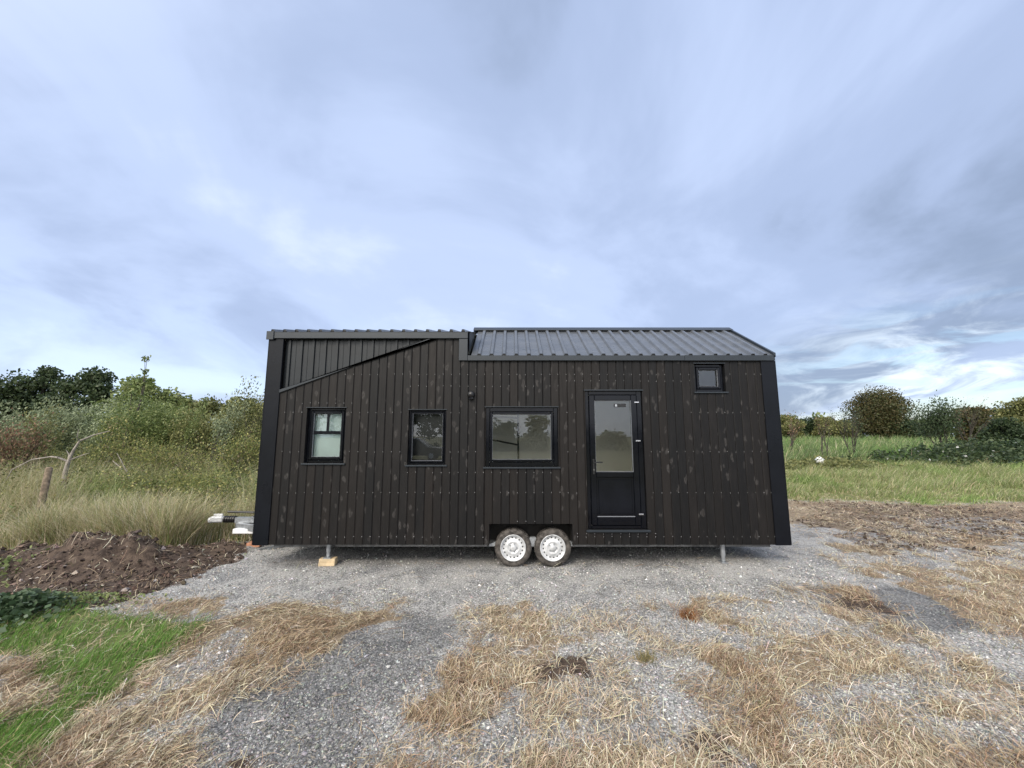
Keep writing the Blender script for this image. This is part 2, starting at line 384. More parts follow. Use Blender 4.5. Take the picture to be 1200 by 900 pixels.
def m_ground():
    t = NT('mixed_yard_ground'); o = t.obj()
    z1 = t.n('ShaderNodeSeparateColor'); t.set(z1, 0, t.attr('zone').outputs['Color'])
    z2 = t.n('ShaderNodeSeparateColor'); t.set(z2, 0, t.attr('zone_b').outputs['Color'])
    S, Mu, Gn = z1.outputs; K, Fd, Pk = z2.outputs
    n1 = t.noise(o, 9, 6, .65).outputs[0]; n2 = t.noise(o, 38, 5, .65).outputs[0]; n3 = t.noise(o, 2.2, 6, .6, .5).outputs[0]
    # gravel
    vo = t.n('ShaderNodeTexVoronoi', feature='F1', inp={'Vector': o, 'Scale': 58, 'Randomness': 1})
    vc = t.n('ShaderNodeSeparateColor'); t.set(vc, 0, vo.outputs['Color'])
    vo2 = t.n('ShaderNodeTexVoronoi', feature='F1', inp={'Vector': o, 'Scale': 130, 'Randomness': 1})
    vc2 = t.n('ShaderNodeSeparateColor'); t.set(vc2, 0, vo2.outputs['Color'])
    g = t.mix(vc.outputs[0], (.20, .20, .195), (.56, .55, .53))
    g = t.mix(t.math('MULTIPLY', t.mr(vc2.outputs[0], .2, .9), .55), g, t.mix(vc2.outputs[1], (.13, .13, .125), (.68, .67, .64)))
    crev = t.mr(vo.outputs['Distance'], .38, .75)
    g = t.mix(t.math('MULTIPLY', crev, .6), g, (.06, .06, .06))
    dust = t.mix(n2, (.27, .265, .25), (.50, .485, .46))
    g = t.mix(t.math('MULTIPLY', t.mr(t.math('ADD', n3, t.math('MULTIPLY', Pk, .12)), .50, .78), .45), g, dust)
    g = t.mix(t.math('MULTIPLY', t.mr(n3, .56, .36), .65), g, t.mix(1, g, (.55, .56, .58), 'MULTIPLY'))
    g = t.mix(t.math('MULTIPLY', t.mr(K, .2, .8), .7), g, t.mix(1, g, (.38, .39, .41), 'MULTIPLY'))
    # mud
    mud = t.mix(t.mr(n1, .3, .7), (.032, .022, .017), (.105, .076, .057))
    mud = t.mix(t.math('MULTIPLY', t.mr(n2, .58, .72), .5), mud, (.24, .18, .14))
    # straw litter bed
    sn = t.noise(t.map(o, (1, 1, 1), (0, 0, .6)), 60, 5, .7, 2.5).outputs[0]
    st = t.mix(t.mr(sn, .35, .65), (.11, .08, .055), (.36, .29, .20))
    gr = t.mix(t.mr(n1, .3, .7), (.07, .09, .03), (.15, .18, .06))
    fl = t.mix(t.mr(n3, .35, .65), (.09, .11, .035), (.24, .21, .10))
    def th(m, amp=.9, w=.12):
        q = t.math('ADD', m, t.math('MULTIPLY', t.math('SUBTRACT', t.math('ADD', t.math('MULTIPLY', n1, .6), t.math('MULTIPLY', n2, .4)), .5), amp * 1.6))
        return t.mr(q, .5 - w, .5 + w)
    c = t.mix(th(S), g, st); c = t.mix(th(Mu), c, mud); c = t.mix(th(Gn), c, gr); c = t.mix(th(Fd, .6, .2), c, fl)
    hh = t.math('ADD', t.math('MULTIPLY', t.math('SUBTRACT', 1, vo.outputs['Distance']), .7), t.math('ADD', t.math('MULTIPLY', n2, 1.2), n1))
    return t.out(t.bsdf(c, .85, 0, .25, bump=hh, bstr=.7, bdist=.012))
M['ground'] = m_ground()

# ------------------------------------------------------------------ ground sheet
def axis(lo, hi, step, far, grow=1.09):
    a = list(np.arange(lo, hi + 1e-6, step)); s = step; q = hi
    while q < far: s *= grow; q += s; a.append(q)
    s = step; q = lo
    while q > -far: s *= grow; q -= s; a.insert(0, q)
    return np.array(a)
gx = axis(-8.6, 8.6, .045, 900); gy = axis(2.0, 10.5, .045, 900)
GX, GY = np.meshgrid(gx, gy, indexing='ij')
GZ = height(GX, GY)
S_, M_, G_, K_, F_ = zones(GX.ravel(), GY.ravel())
pk = sstep(4.6, 5.4, GY.ravel()) * (1 - F_)
nx, ny = len(gx), len(gy)
idx = np.arange(nx * ny).reshape(nx, ny)
quads = np.stack([idx[:-1, :-1], idx[1:, :-1], idx[1:, 1:], idx[:-1, 1:]], -1).reshape(-1, 4)
me = new_mesh('ground', np.stack([GX.ravel(), GY.ravel(), GZ.ravel()], -1), quads, M['ground'], smooth=True,
              point_cols={'zone': np.stack([S_, M_, G_], -1), 'zone_b': np.stack([K_, F_, pk], -1)})
tag(link('ground', me), 'ground of pale gravel with patches of straw, mud and grass', 'ground', kind='structure')

# ------------------------------------------------------------------ scatter
def lerp3(a, b, t): return np.asarray(a) + (np.asarray(b) - np.asarray(a)) * t[:, None]
def palette(n, cols, w, var=.18):
    i = rng.choice(len(cols), n, p=np.array(w) / sum(w)); c = np.array(cols)[i]
    return np.clip(c * (1 + rng.normal(0, var, (n, 1))) * (1 + rng.normal(0, .05, (n, 3))), .004, .9)
def ribbons(P0, D, N, W, K, col, name, mat, shape):
    """P0 base (n,3); D list of K+1 centre offsets (n,3); W widths list; N side vectors (n,3)"""
    n = len(P0); V = np.empty((n, K + 1, 2, 3))
    for k in range(K + 1):
        c = P0 + D[k]; V[:, k, 0] = c - N * W[k][:, None]; V[:, k, 1] = c + N * W[k][:, None]
    b = (np.arange(n) * (K + 1) * 2)[:, None]
    Fc = np.concatenate([b + np.array([2 * k, 2 * k + 1, 2 * k + 3, 2 * k + 2]) for k in range(K)], 1).reshape(-1, 4)
    return V.reshape(-1, 3), Fc, np.repeat(col, K, axis=0)
def upright(x, y, L, w, lean, windx, col, K=3, z0=None, spread=.5):
    n = len(x); z = height(x, y, True) if z0 is None else z0
    th = rng.uniform(0, 2 * np.pi, n)
    dx = np.cos(th) * spread + windx; dy = np.sin(th) * spread
    nrm = np.hypot(dx, dy) + 1e-6; dx /= nrm; dy /= nrm
    ph = rng.uniform(0, np.pi, n); N = np.stack([np.cos(ph), np.sin(ph), np.zeros(n)], -1)
    Ds, Ws = [], []
    for k in range(K + 1):
        t = k / K; h = lean * t ** 1.7 * L
        Ds.append(np.stack([dx * h, dy * h, np.sqrt(np.maximum(0, 1 - (lean * t * .8) ** 2)) * L * t - .01], -1)); Ws.append(w * .5 * (1 - t * .85))
    return ribbons(np.stack([x, y, z], -1), Ds, N, Ws, K, col, None, None, None)
def lying(x, y, L, w, th, col, lift=.03, K=3):
    n = len(x); c = rng.normal(0, .18, n); zb = rng.uniform(.0, lift, n); rise = rng.uniform(-.02, .06, n)
    dx, dy = np.cos(th), np.sin(th)
    base = np.stack([x, y, np.zeros(n)], -1); Ds, Ws = [], []
    roll = rng.normal(0, .5, n)
    N = np.stack([-dy * np.cos(roll), dx * np.cos(roll), np.sin(roll)], -1)
    for k in range(K + 1):
        t = k / K - .5; px = dx * L * t - dy * c * L * t * t * 2; py = dy * L * t + dx * c * L * t * t * 2
        z = height(x + px, y + py) + .004 + zb + rise * (t + .5) + lift * .5 * (.25 - t * t) * 2
        Ds.append(np.stack([px, py, z], -1)); Ws.append(w * .5 * np.full(n, 1 - abs(t) * .8))
    return ribbons(base, Ds, N, Ws, K, col, None, None, None)
def merge(parts):
    V, Fc, C = [], [], []; b = 0
    for v, f, c in parts: V.append(v); Fc.append(f + b); C.append(c); b += len(v)
    return np.concatenate(V), np.concatenate(Fc), np.concatenate(C)
def visible_pts(n, ylo, yhi, power=1.0, xpad=1.32, x0=None, x1=None):
    """random ground points over the wedge the yard fills in front of the viewer, denser close by"""
    u = rng.random(n); y = (ylo ** (-power) + u * (yhi ** (-power) - ylo ** (-power))) ** (-1 / power)
    x = rng.uniform(-1, 1, n) * y * xpad
    if x0 is not None: k = (x > x0) & (x < x1); x, y = x[k], y[k]
    return x, y

# straw litter ---------------------------------------------------
ST_COL = [(.54, .45, .31), (.68, .59, .43), (.38, .29, .19), (.19, .135, .09), (.78, .72, .58), (.42, .31, .22)]
ST_W = [4, 3, 3, 2, 1.2, 1.5]
def flow(x, y): return (fbm(x * .9, y * .9, 70, 3) - .5) * 7 + .5
parts = []
x, y = visible_pts(460000, 2.1, 12.5, .5)
S, Mu, Gn, K, Fd = zones(x, y)
clump = fbm(x * 4, y * 4, 88, 3)
p = S ** 1.2 * (.26 + .9 * sstep(.42, .64, clump)) * .95 + Gn * .04 + Mu * .05 + .55 * Mu * (x > 3) * sstep(.42, .6, clump) + .006 + Fd * .1
k = rng.random(len(x)) < p; x, y = x[k], y[k]; cl = clump[k]
n = len(x)
col = palette(n, ST_COL, ST_W)
brown = (fbm(x * 1.3, y * 1.3, 64) > .54)[:, None]; col = np.where(brown, col * np.array([.80, .74, .70]), col)
parts.append(lying(x, y, np.clip(np.exp(rng.normal(math.log(.080), .45, n)), .03, .22), rng.uniform(.0018, .0046, n) * (.8 + .08 * y), flow(x, y) + rng.normal(0, 1.2, n), col, .026))
print('straw', n)
# standing tufts of straw
x, y = visible_pts(60000, 2.1, 8, .6)
S, Mu, Gn, K, Fd = zones(x, y); cl = fbm(x * 3.1, y * 3.1, 188, 3)
k = rng.random(len(x)) < S * sstep(.56, .70, cl) * .8; x, y = x[k], y[k]; n = len(x)
parts.append(upright(x, y, rng.uniform(.04, .14, n), rng.uniform(.003, .006, n), rng.uniform(.5, .98, n), .3, palette(n, ST_COL, ST_W)))
V, Fc, C = merge(parts); tag(link('straw_litter', new_mesh('straw_litter', V, Fc, M['straw'], C)), 'loose dry straw and cut grass strewn over the gravel', 'straw', kind='stuff')

# green grass in the left foreground -----------------------------
parts = []
x, y = visible_pts(160000, 2.1, 7.2, .6, 1.4)
S, Mu, Gn, K, Fd = zones(x, y); cl = fbm(x * 3, y * 3, 17, 3)
k = rng.random(len(x)) < (Gn ** 1.5 * (.35 + sstep(.35, .6, cl))); x, y = x[k], y[k]; n = len(x)
col = palette(n, [(.13, .27, .05), (.18, .34, .07), (.26, .38, .11), (.46, .44, .22)], [4, 4, 2, 1.2])
parts.append(upright(x, y, rng.uniform(.04, .14, n), rng.uniform(.004, .008, n), rng.uniform(.3, .9, n), .5, col))
# sparse sprigs elsewhere
x, y = visible_pts(30000, 2.1, 7.2, .6); S, Mu, Gn, K, Fd = zones(x, y)
k = rng.random(len(x)) < sstep(.64, .72, fbm(x * 2.4, y * 2.4, 117, 3)) * .7 * (S + .1); x, y = x[k], y[k]; n = len(x)
parts.append(upright(x, y, rng.uniform(.03, .09, n), rng.uniform(.003, .006, n), rng.uniform(.3, .9, n), .3, palette(n, [(.20, .22, .08), (.36, .34, .16)], [1, 1])))
V, Fc, C = merge(parts); tag(link('green_grass', new_mesh('green_grass', V, Fc, M['blade'], C)), 'bright green grass patch on the left foreground', 'grass', kind='stuff')

# gravel stones ---------------------------------------------------
OCT_V = np.array([(1,0,0),(-1,0,0),(0,1,0),(0,-1,0),(0,0,1),(0,0,-1)], float)
OCT_F = np.array([(0,2,4),(2,1,4),(1,3,4),(3,0,4),(2,0,5),(1,2,5),(3,1,5),(0,3,5)])
def stones(x, y, r, col, name, label, cat):
    n = len(x); z = height(x, y) + r * .25
    V = np.repeat(OCT_V[None], n, 0) * (1 + rng.uniform(-.35, .35, (n, 6, 1))) + rng.normal(0, .22, (n, 6, 3))
    V *= (r[:, None] * rng.uniform(.55, 1.25, (n, 3)))[:, None, :]
    a = rng.uniform(0, 6.28, n); ca, sa = np.cos(a), np.sin(a)
    X = V[..., 0] * ca[:, None] - V[..., 1] * sa[:, None]; Y = V[..., 0] * sa[:, None] + V[..., 1] * ca[:, None]
    V = np.stack([X + x[:, None], Y + y[:, None], V[..., 2] * .75 + z[:, None]], -1).reshape(-1, 3)
    Fc = (OCT_F[None] + (np.arange(n) * 6)[:, None, None]).reshape(-1, 3)
    tag(link(name, new_mesh(name, V, Fc, M['stone'], np.repeat(col, 8, 0))), label, cat, kind='stuff')
x, y = visible_pts(240000, 2.1, 7.0, .6, 1.3)
S, Mu, Gn, K, Fd = zones(x, y)
k = rng.random(len(x)) < np.clip(1 - .75 * S - 1 * Mu - Gn * 1.0 - Fd, .01, 1) * (.35 + .65 * sstep(.4, .6, fbm(x * 1.2, y * 1.2, 44)))
Kk = K[k]; x, y = x[k], y[k]; q = rng.random(len(x)) > .55 * Kk; x, y, Kk = x[q], y[q], Kk[q]; n = len(x); print('stones', n)
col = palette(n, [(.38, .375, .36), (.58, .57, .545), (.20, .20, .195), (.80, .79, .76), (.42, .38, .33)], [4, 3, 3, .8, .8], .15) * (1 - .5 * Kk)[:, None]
stones(x, y, np.clip(np.exp(rng.normal(math.log(.0054), .42, n)), .002, .019) * (.8 + .06 * y), col, 'gravel', 'crushed grey gravel chips loose on the yard', 'gravel')
# clods and pebbles on the spoil heap
x = rng.uniform(-9.5, -3.4, 5200); y = rng.uniform(4.4, 7.2, 5200); k = zones(x, y)[1] > .45; x, y = x[k], y[k]; n = len(x)
col = palette(n, [(.05, .034, .026), (.10, .072, .054), (.38, .34, .30), (.20, .15, .12)], [5, 3, .7, 1.2])
stones(x, y, np.clip(np.exp(rng.normal(math.log(.017), .55, n)), .005, .045), col, 'soil_clods', 'brown soil clods and pebbles lying on the spoil heap', 'soil')
x = rng.uniform(4.5, 15, 6000); y = rng.uniform(6.5, 12.5, 6000); k = zones(x, y)[1] > .3 + .3 * rng.random(6000); x, y = x[k], y[k]; n = len(x)
stones(x, y, np.clip(np.exp(rng.normal(math.log(.020), .45, n)), .004, .05), palette(n, [(.05, .034, .026), (.12, .09, .065), (.24, .19, .13)], [5, 3, 1]), 'mud_lumps', 'dark mud lumps churned up right of the house', 'mud')

# tall grasses ------------------------------------------------------
GOLD = [(.56, .49, .30), (.70, .62, .43), (.40, .35, .20), (.72, .66, .48), (.22, .26, .10), (.32, .35, .15)]
def tallgrass(name, label, x, y, Lr, wr, cols, w, lean=(.2, .8), wind=.8, K=4):
    n = len(x); c = palette(n, cols, w); pn = fbm(x * .55, y * .55, 33, 3)
    g = sstep(.5, .66, pn)[:, None]; c = c * (1 - g * .8) + g * .8 * c * np.array([.62, .88, .5])
    L = rng.uniform(*Lr, n) * (1 + .3 * sstep(7.6, 9.0, y) * (x < 0)) * (.35 + 1.3 * sstep(.3, .7, fbm(x * 1.4, y * 1.4, 21, 3)))
    if name == 'meadow_grass': L = L * (.35 + .65 * sstep(10.5, 14, y)) * 1.0
    V, Fc, C = upright(x, y, L, rng.uniform(*wr, n), rng.uniform(*lean, n), wind + (fbm(x * .8, y * .8, 71, 2) - .5) * 2.5, c, K, spread=.9)
    tag(link(name, new_mesh(name, V, Fc, M['blade'], C)), label, 'grass', kind='stuff')
n = 95000
y = 6.75 + 7 * rng.random(n) ** 1.5; x = -4.3 - rng.random(n) * (y * 1.35 - 3.6)
k = field_mask(x, y) > .45; x, y = x[k], y[k]
tallgrass('dry_tall_grass', 'tall dry golden grass along the left bank', x, y, (.18, .62), (.005, .012), GOLD, [4, 4, 3, 2.5, 3, 3.5], (.1, .95), wind=.25)
n = 95000
y = 8.8 * (26 / 8.8) ** rng.random(n); x = y * rng.uniform(.50, 1.40, n); k = field_mask(x, y) > .12 + .5 * rng.random(n); x, y = x[k], y[k]
short = sstep(11, 19, y)
tallgrass('meadow_grass', 'pale green and straw coloured meadow grass right of the house', x, y, (.08, .32), (.010, .020),
          [(.34, .34, .16), (.18, .23, .08), (.25, .31, .11), (.56, .50, .32)], [3, 4.5, 4.5, 2.4], (.4, .95))
n = 45000
y = 22 * (75 / 22) ** rng.random(n); x = y * rng.uniform(.52, 1.4, n)
far_pal = [(.15, .22, .08), (.21, .28, .11), (.12, .18, .07), (.42, .40, .24)]
tallgrass('far_meadow_grass', 'greener rough grass filling the far field', x, y, (.3, .7), (.03, .07), far_pal, [4, 4, 3, 2], (.3, .9), K=3)

# ------------------------------------------------------------------ trees and shrubs
def tube_mesh(segs, n=6):
    V, Fc = [], []; b = 0
    for p0, p1, r0, r1 in segs:
        p0 = np.array(p0); p1 = np.array(p1); d = p1 - p0; L = np.linalg.norm(d)
        if L < 1e-6: continue
        d = d / L; a = np.cross(d, [0.3, .5, .81]); a /= np.linalg.norm(a); c = np.cross(d, a)
        t = np.arange(n) * 2 * np.pi / n; ring = np.cos(t)[:, None] * a + np.sin(t)[:, None] * c
        V.append(p0 + ring * r0); V.append(p1 + ring * r1)
        i = np.arange(n); j = (i + 1) % n; Fc.append(np.stack([b + i, b + j, b + n + j, b + n + i], -1)); b += 2 * n
    return np.concatenate(V), np.concatenate(Fc)
def grow(r, p, d, L, rad, lvl, segs, tips, bend=.25, kids=3, wind=(0, 0, 0), spread=.75, up=.1):
    nseg = 4; step = L / nseg; q = p.copy(); dd = d / np.linalg.norm(d)
    for i in range(nseg):
        r0 = rad * (1 - .16 * i); r1 = rad * (1 - .16 * (i + 1))
        dd = dd + r.normal(0, bend, 3) * .5 + np.array(wind) * .12 + np.array([0, 0, up]); dd /= np.linalg.norm(dd)
        q2 = q + dd * step; segs.append((q, q2, r0, r1)); q = q2
        if lvl == 0: tips.append((q.copy(), dd.copy()))
        if lvl > 0 and i >= 1:
            for _ in range(kids if i == nseg - 1 else max(1, kids - 1)):
                a = r.normal(0, 1, 3); a -= a.dot(dd) * dd; a /= np.linalg.norm(a) + 1e-9
                nd = dd + a * spread * r.uniform(.6, 1.3)
                grow(r, q, nd, L * r.uniform(.5, .72), r1 * .6, lvl - 1, segs, tips, bend, kids, wind, spread, up)
def leaf_quads(r, P, size, dirs=None, flat=.5, aspect=.5):
    n = len(P); a = r.normal(0, 1, (n, 3)) if dirs is None else dirs + r.normal(0, .55, (n, 3)); a /= np.linalg.norm(a, axis=1)[:, None]
    b = r.normal(0, 1, (n, 3)); b -= (b * a).sum(1)[:, None] * a; b /= np.linalg.norm(b, axis=1)[:, None]
    s = size * r.uniform(.6, 1.35, n)[:, None]
    V = np.stack([P - a * s * .5, P + b * s * aspect * .5, P + a * s * .5, P - b * s * aspect * .5], 1).reshape(-1, 3)
    Fc = np.arange(4 * n).reshape(-1, 4); return V, Fc
PAL = {
    'dark': [(.040, .065, .030), (.058, .088, .038), (.080, .11, .048)],
    'weed': [(.06, .10, .045), (.09, .14, .07), (.16, .21, .14)],
    'olive': [(.17, .185, .07), (.26, .26, .10), (.12, .14, .05)],
    'silver': [(.27, .32, .19), (.36, .41, .25), (.19, .23, .13)],
    'green': [(.13, .18, .06), (.19, .24, .08), (.27, .31, .12)],
    'yellow': [(.27, .29, .09), (.37, .36, .12), (.16, .20, .065), (.12, .15, .05), (.44, .40, .16), (.24, .19, .11)],
    'brown': [(.24, .15, .10), (.34, .21, .14), (.17, .11, .07), (.20, .19, .09)],
    'autumn': [(.095, .085, .034), (.080, .090, .034), (.12, .095, .038)],
}
def crown_cols(r, P, pal, scale):
    cols = np.array(PAL[pal]); n = len(P)
    k = fbm(P[:, 0] * scale + P[:, 2] * .7 * scale, P[:, 1] * scale + P[:, 2] * scale, 12, 2)
    i = np.clip((k + r.normal(0, .22, n)) * len(cols), 0, len(cols) - 1e-3).astype(int)
    return np.clip(cols[i] * (1 + r.normal(0, .14, (n, 1))), .004, .9)
def branchy(seed, h, w, pal, leaf=.06, nleaf=5000, wind=(.5, 0, 0), stems=3, kids=3, sig=.12, bare=0, up=.08, lvl=2):
    r = np.random.default_rng(seed); segs, tips = [], []
    for s in range(stems):
        a = r.uniform(0, 6.28); tilt = r.uniform(.05, .35) * (w / h) * 1.6
        d = np.array([math.cos(a) * tilt, math.sin(a) * tilt, 1.0])
        grow(r, np.array([math.cos(a) * .08, math.sin(a) * .08, -.1]), d, h * r.uniform(.42, .62), .018 * h * (1 if stems < 3 else .65), lvl, segs, tips, .22, kids, wind, .62 * min(1.5, w / h * 1.5), up)
    tp = np.array([t[0] for t in tips]); td = np.array([t[1] for t in tips])
    sc = np.array([w / max(.1, np.ptp(tp[:, 0])), w / max(.1, np.ptp(tp[:, 1])), h / tp[:, 2].max()])
    cen = np.array([tp[:, 0].mean(), tp[:, 1].mean(), 0]) * 0
    segs = [((np.array(a) * sc), (np.array(b) * sc), c, d) for a, b, c, d in segs]; tp = tp * sc
    Vt, Ft = tube_mesh(segs, 5)
    if nleaf == 0: return Vt, Ft, None
    wgt = r.random(len(tp)) > bare; tp, td = tp[wgt], td[wgt]
    i = r.integers(0, len(tp), nleaf)
    Pp = tp[i] + r.normal(0, sig, (nleaf, 3)); Pp[:, 2] = np.maximum(Pp[:, 2], .03)
    V, Fc = leaf_quads(r, Pp, leaf, td[i] + np.array(wind) * .6, aspect=.5)
    return Vt, Ft, (V, Fc, crown_cols(r, Pp, pal, 1.6))
def dense(seed, h, w, pal, leaf=.2, nleaf=5000, nb=26, base=.12, top=1.0, sq=.5, wind=0.0):
    """crown of many leaf clumps over a limbed trunk"""
    r = np.random.default_rng(seed); segs, tips = [], []
    grow(r, np.array([0., 0., -.15]), np.array([.05, 0, 1.]), h * .42, .024 * h, 1, segs, tips, .15, 4, (0, 0, 0), .9, .02)
    B = []
    for _ in range(nb):
        t = r.random() ** .8; zz = base + (1 - base) * t
        prof = (math.sin(min(1, (1 - t) * 1.0 + .12) * math.pi * .5) ** sq) if top >= 1 else (1 - t * .9)
        a = r.uniform(0, 6.28); rr = math.sqrt(r.random()) * prof * w * .40
        B.append((math.cos(a) * rr + wind * zz * h * .2, math.sin(a) * rr, zz * h * .92, (.13 + .09 * r.random()) * w))
        segs.append((np.array([0, 0, zz * h * .35]), np.array(B[-1][:3]), .010 * h, .004 * h))
    B = np.array(B); i = r.integers(0, len(B), nleaf)
    u = r.normal(0, 1, (nleaf, 3)); u /= np.linalg.norm(u, axis=1)[:, None]; rad = B[i, 3] * r.random(nleaf) ** .4 * r.uniform(.85, 1.12, nleaf)
    Pp = B[i, :3] + u * rad[:, None] * np.array([1, 1, .8]); Pp[:, 2] = np.clip(Pp[:, 2], .05, None)
    Vt, Ft = tube_mesh(segs, 6)
    V, Fc = leaf_quads(r, Pp, leaf, u * .4, aspect=.7)
    return Vt, Ft, (V, Fc, crown_cols(r, Pp, pal, .9))
def plant(name, label, cat, px, depth, top, geo, barkm='bark', rz=0, group=None):
    """geo is generated at unit height factor: geo(h) -> meshes"""
    X, zt = at_depth(px, top, depth); z = hz(X, depth); h = zt - z
    Vt, Ft, lv = geo(h)
    root = empty(name, (X, depth, z), rz, label=label, cat=cat, group=group)
    link('trunk', new_mesh('trunk', Vt, Ft, M[barkm], smooth=True), root)
    if lv is not None: link('crown', new_mesh('crown', lv[0], lv[1], M['leaf'], lv[2]), root)
    return root
def wpx(w, depth): return w / F * depth
# dark trees standing behind the thicket on the left
for px, top, dp, w, pal, sd, sq, lab in [
    (8, 440, 27, 70, 'dark', 1, .5, 'dark tree at the far left edge, behind the silvery willow'),
    (48, 430, 28, 46, 'dark', 2, .9, 'dark peaked tree, second from the left edge on the skyline'),
    (84, 440, 27, 46, 'dark', 3, .6, 'low dark tree filling the dip between two skyline peaks at left'),
    (112, 433, 26, 52, 'dark', 4, .8, 'tall dark green tree just left of the tall thin shoot'),
    (152, 440, 24, 56, 'green', 5, .8, 'mid green tree behind the tall thin shoot'),
    (196, 457, 25, 48, 'green', 6, .7, 'green tree right of the tall thin shoot, lower than its neighbours'),
    (238, 468, 26, 52, 'olive', 7, .5, 'low olive tree behind the yellowing shrub near the house'),
    (284, 470, 24, 60, 'olive', 8, .6, 'olive tree behind the wispy willow beside the house'),
]:
    plant('tree', lab, 'tree', px, dp, top - 3, lambda h, sd=sd, w=w, dp=dp, pal=pal, sq=sq: dense(sd, h, wpx(w, dp) * 1.35, pal, .20, 6500, 34, .05, sq=sq, wind=.3))
# the thicket itself
TH = [
    ('willow_bush', 'broad silvery green willow bush leaning in the wind at left', 'bush', 60, 467, 17, 120, 'silver', 9000, .10, 11),
    ('willow_bush', 'second silvery willow bush, right of the broad one and half behind green shrubs', 'bush', 128, 474, 16.5, 70, 'silver', 6000, .10, 12),
    ('shrub', 'green shrub standing directly under the tall thin shoot', 'shrub', 158, 456, 15, 70, 'green', 6500, .085, 13),
    ('shrub', 'green shrub in the middle of the thicket, right of the tall thin shoot', 'shrub', 205, 474, 14.5, 72, 'green', 6500, .085, 14),
    ('shrub', 'olive green shrub against the sky left of the wispy willow', 'shrub', 248, 480, 14, 66, 'olive', 5500, .08, 15),
    ('shrub', 'yellowing shrub low in the middle of the thicket', 'shrub', 205, 512, 11.4, 90, 'yellow', 5200, .055, 16),
    ('shrub', 'yellowing shrub close to the left corner of the house', 'shrub', 283, 500, 11.2, 62, 'yellow', 4200, .055, 17),
    ('shrub', 'low olive and yellow shrub above the pale dead tree', 'shrub', 135, 508, 11.8, 84, 'yellow', 4800, .055, 18),
    ('shrub', 'low green shrub behind the leaning post', 'shrub', 60, 512, 12.2, 86, 'olive', 4800, .055, 19),
    ('shrub', 'rusty brown leaved shrub at the far left edge', 'shrub', 16, 492, 10.6, 40, 'brown', 1100, .07, 20),
    ('shrub', 'small yellow green shrub low between the dead tree and the house', 'shrub', 232, 545, 9.8, 66, 'yellow', 2600, .04, 21),
    ('shrub', 'small yellow green shrub right of the leaning post', 'shrub', 140, 550, 9.6, 60, 'olive', 2600, .04, 22),
]
for nm, lab, cat, px, top, dp, w, pal, nl, lf, sd in TH:
    plant(nm, lab, cat, px, dp, top, lambda h, sd=sd, w=w, dp=dp, pal=pal, nl=nl, lf=lf: branchy(sd, h, wpx(w, dp) * 1.2, pal, lf, int(nl * (1.1 if pal == 'yellow' else 1.7)), (.55, 0, 0), 5, 3, .12 if pal == 'yellow' else .15, up=.2))
plant('willow_sapling', 'wispy willow sapling rising above the thicket next to the house', 'sapling', 284, 12.5, 437, lambda h: branchy(31, h, wpx(46, 12.5), 'olive', .07, 2200, (.5, 0, 0), 3, 2, .06, up=.25))
plant('sapling', 'tall thin leafy shoot sticking up above the left thicket', 'sapling', 149, 13.5, 419, lambda h: branchy(32, h, wpx(11, 13.5), 'green', .09, 420, (.1, 0, 0), 1, 2, .05, up=.5, lvl=1))

plant('willow_sapling', 'slim leafy willow sapling, left of the wispy one beside the house', 'sapling', 258, 12.2, 458, lambda h: branchy(33, h, wpx(30, 12.2), 'silver', .065, 1300, (.5, 0, 0), 3, 2, .06, up=.25))
plant('sapling', 'slim leafy sapling poking above the green shrub in the middle of the thicket', 'sapling', 219, 12.8, 462, lambda h: branchy(34, h, wpx(26, 12.8), 'green', .07, 1000, (.5, 0, 0), 2, 2, .06, up=.3))
plant('sapling', 'slender yellow leaved sapling above the pale dead tree', 'sapling', 118, 11.0, 478, lambda h: branchy(35, h, wpx(36, 11), 'yellow', .055, 1300, (.6, 0, 0), 3, 2, .07, up=.2))
plant('sapling', 'slender olive sapling at the left above the leaning post', 'sapling', 40, 11.2, 470, lambda h: branchy(36, h, wpx(40, 11.2), 'olive', .055, 1300, (.6, 0, 0), 3, 2, .07, up=.2))
# pale dead tree at the left, drawn limb by limb
def limbs(name, label, cat, dp, paths, mat, rads):
    X0, _ = at_depth(paths[0][0][0], paths[0][0][1], dp); z0 = hz(X0, dp)
    segs = []
    for pth, (ra, rb) in zip(paths, rads):
        pts = []
        for i, q in enumerate(pth):
            X, Z = at_depth(q[0], q[1], dp); pts.append(np.array([X - X0, (q[2] if len(q) > 2 else 0), Z - z0]))
        if pth is paths[0]: pts[0][2] = -.1
        n = len(pts) - 1
        for i in range(n): segs.append((pts[i], pts[i + 1], ra + (rb - ra) * i / n, ra + (rb - ra) * (i + 1) / n))
    V, Fc = tube_mesh(segs, 7)
    r = empty(name, (X0, dp, z0), label=label, cat=cat)
    link('trunk', new_mesh('trunk', V, Fc, M[mat], smooth=True), r)
limbs('dead_tree', 'pale leafless dead tree with forked branches behind the leaning post', 'dead tree', 8.9,
      [[(70, 590), (73, 575), (76, 555), (80, 541)], [(80, 541), (86, 528), (93, 517), (104, 510, .1), (118, 505, .2)], [(80, 541), (74, 536, -.1), (66, 535, -.1), (50, 538, -.2), (34, 549, -.3), (28, 560, -.3)],
       [(82, 539), (90, 534, .1), (97, 531, .15)], [(80, 541), (75, 533, .1), (72, 528, .1)], [(93, 517), (96, 512, -.1), (98, 503, -.1)], [(81, 541), (90, 545, -.2), (98, 540, -.3)]],
      'pale_bark', [(.055, .038), (.032, .008), (.024, .006), (.018, .006), (.017, .007), (.012, .004), (.014, .005)])
limbs('fallen_branch', 'bare grey branch slanting through the middle of the thicket', 'branch', 9.9,
      [[(166, 572), (150, 556), (139, 546), (132, 540)], [(150, 556), (142, 540), (137, 531)]], 'pale_bark', [(.022, .008), (.014, .005)])
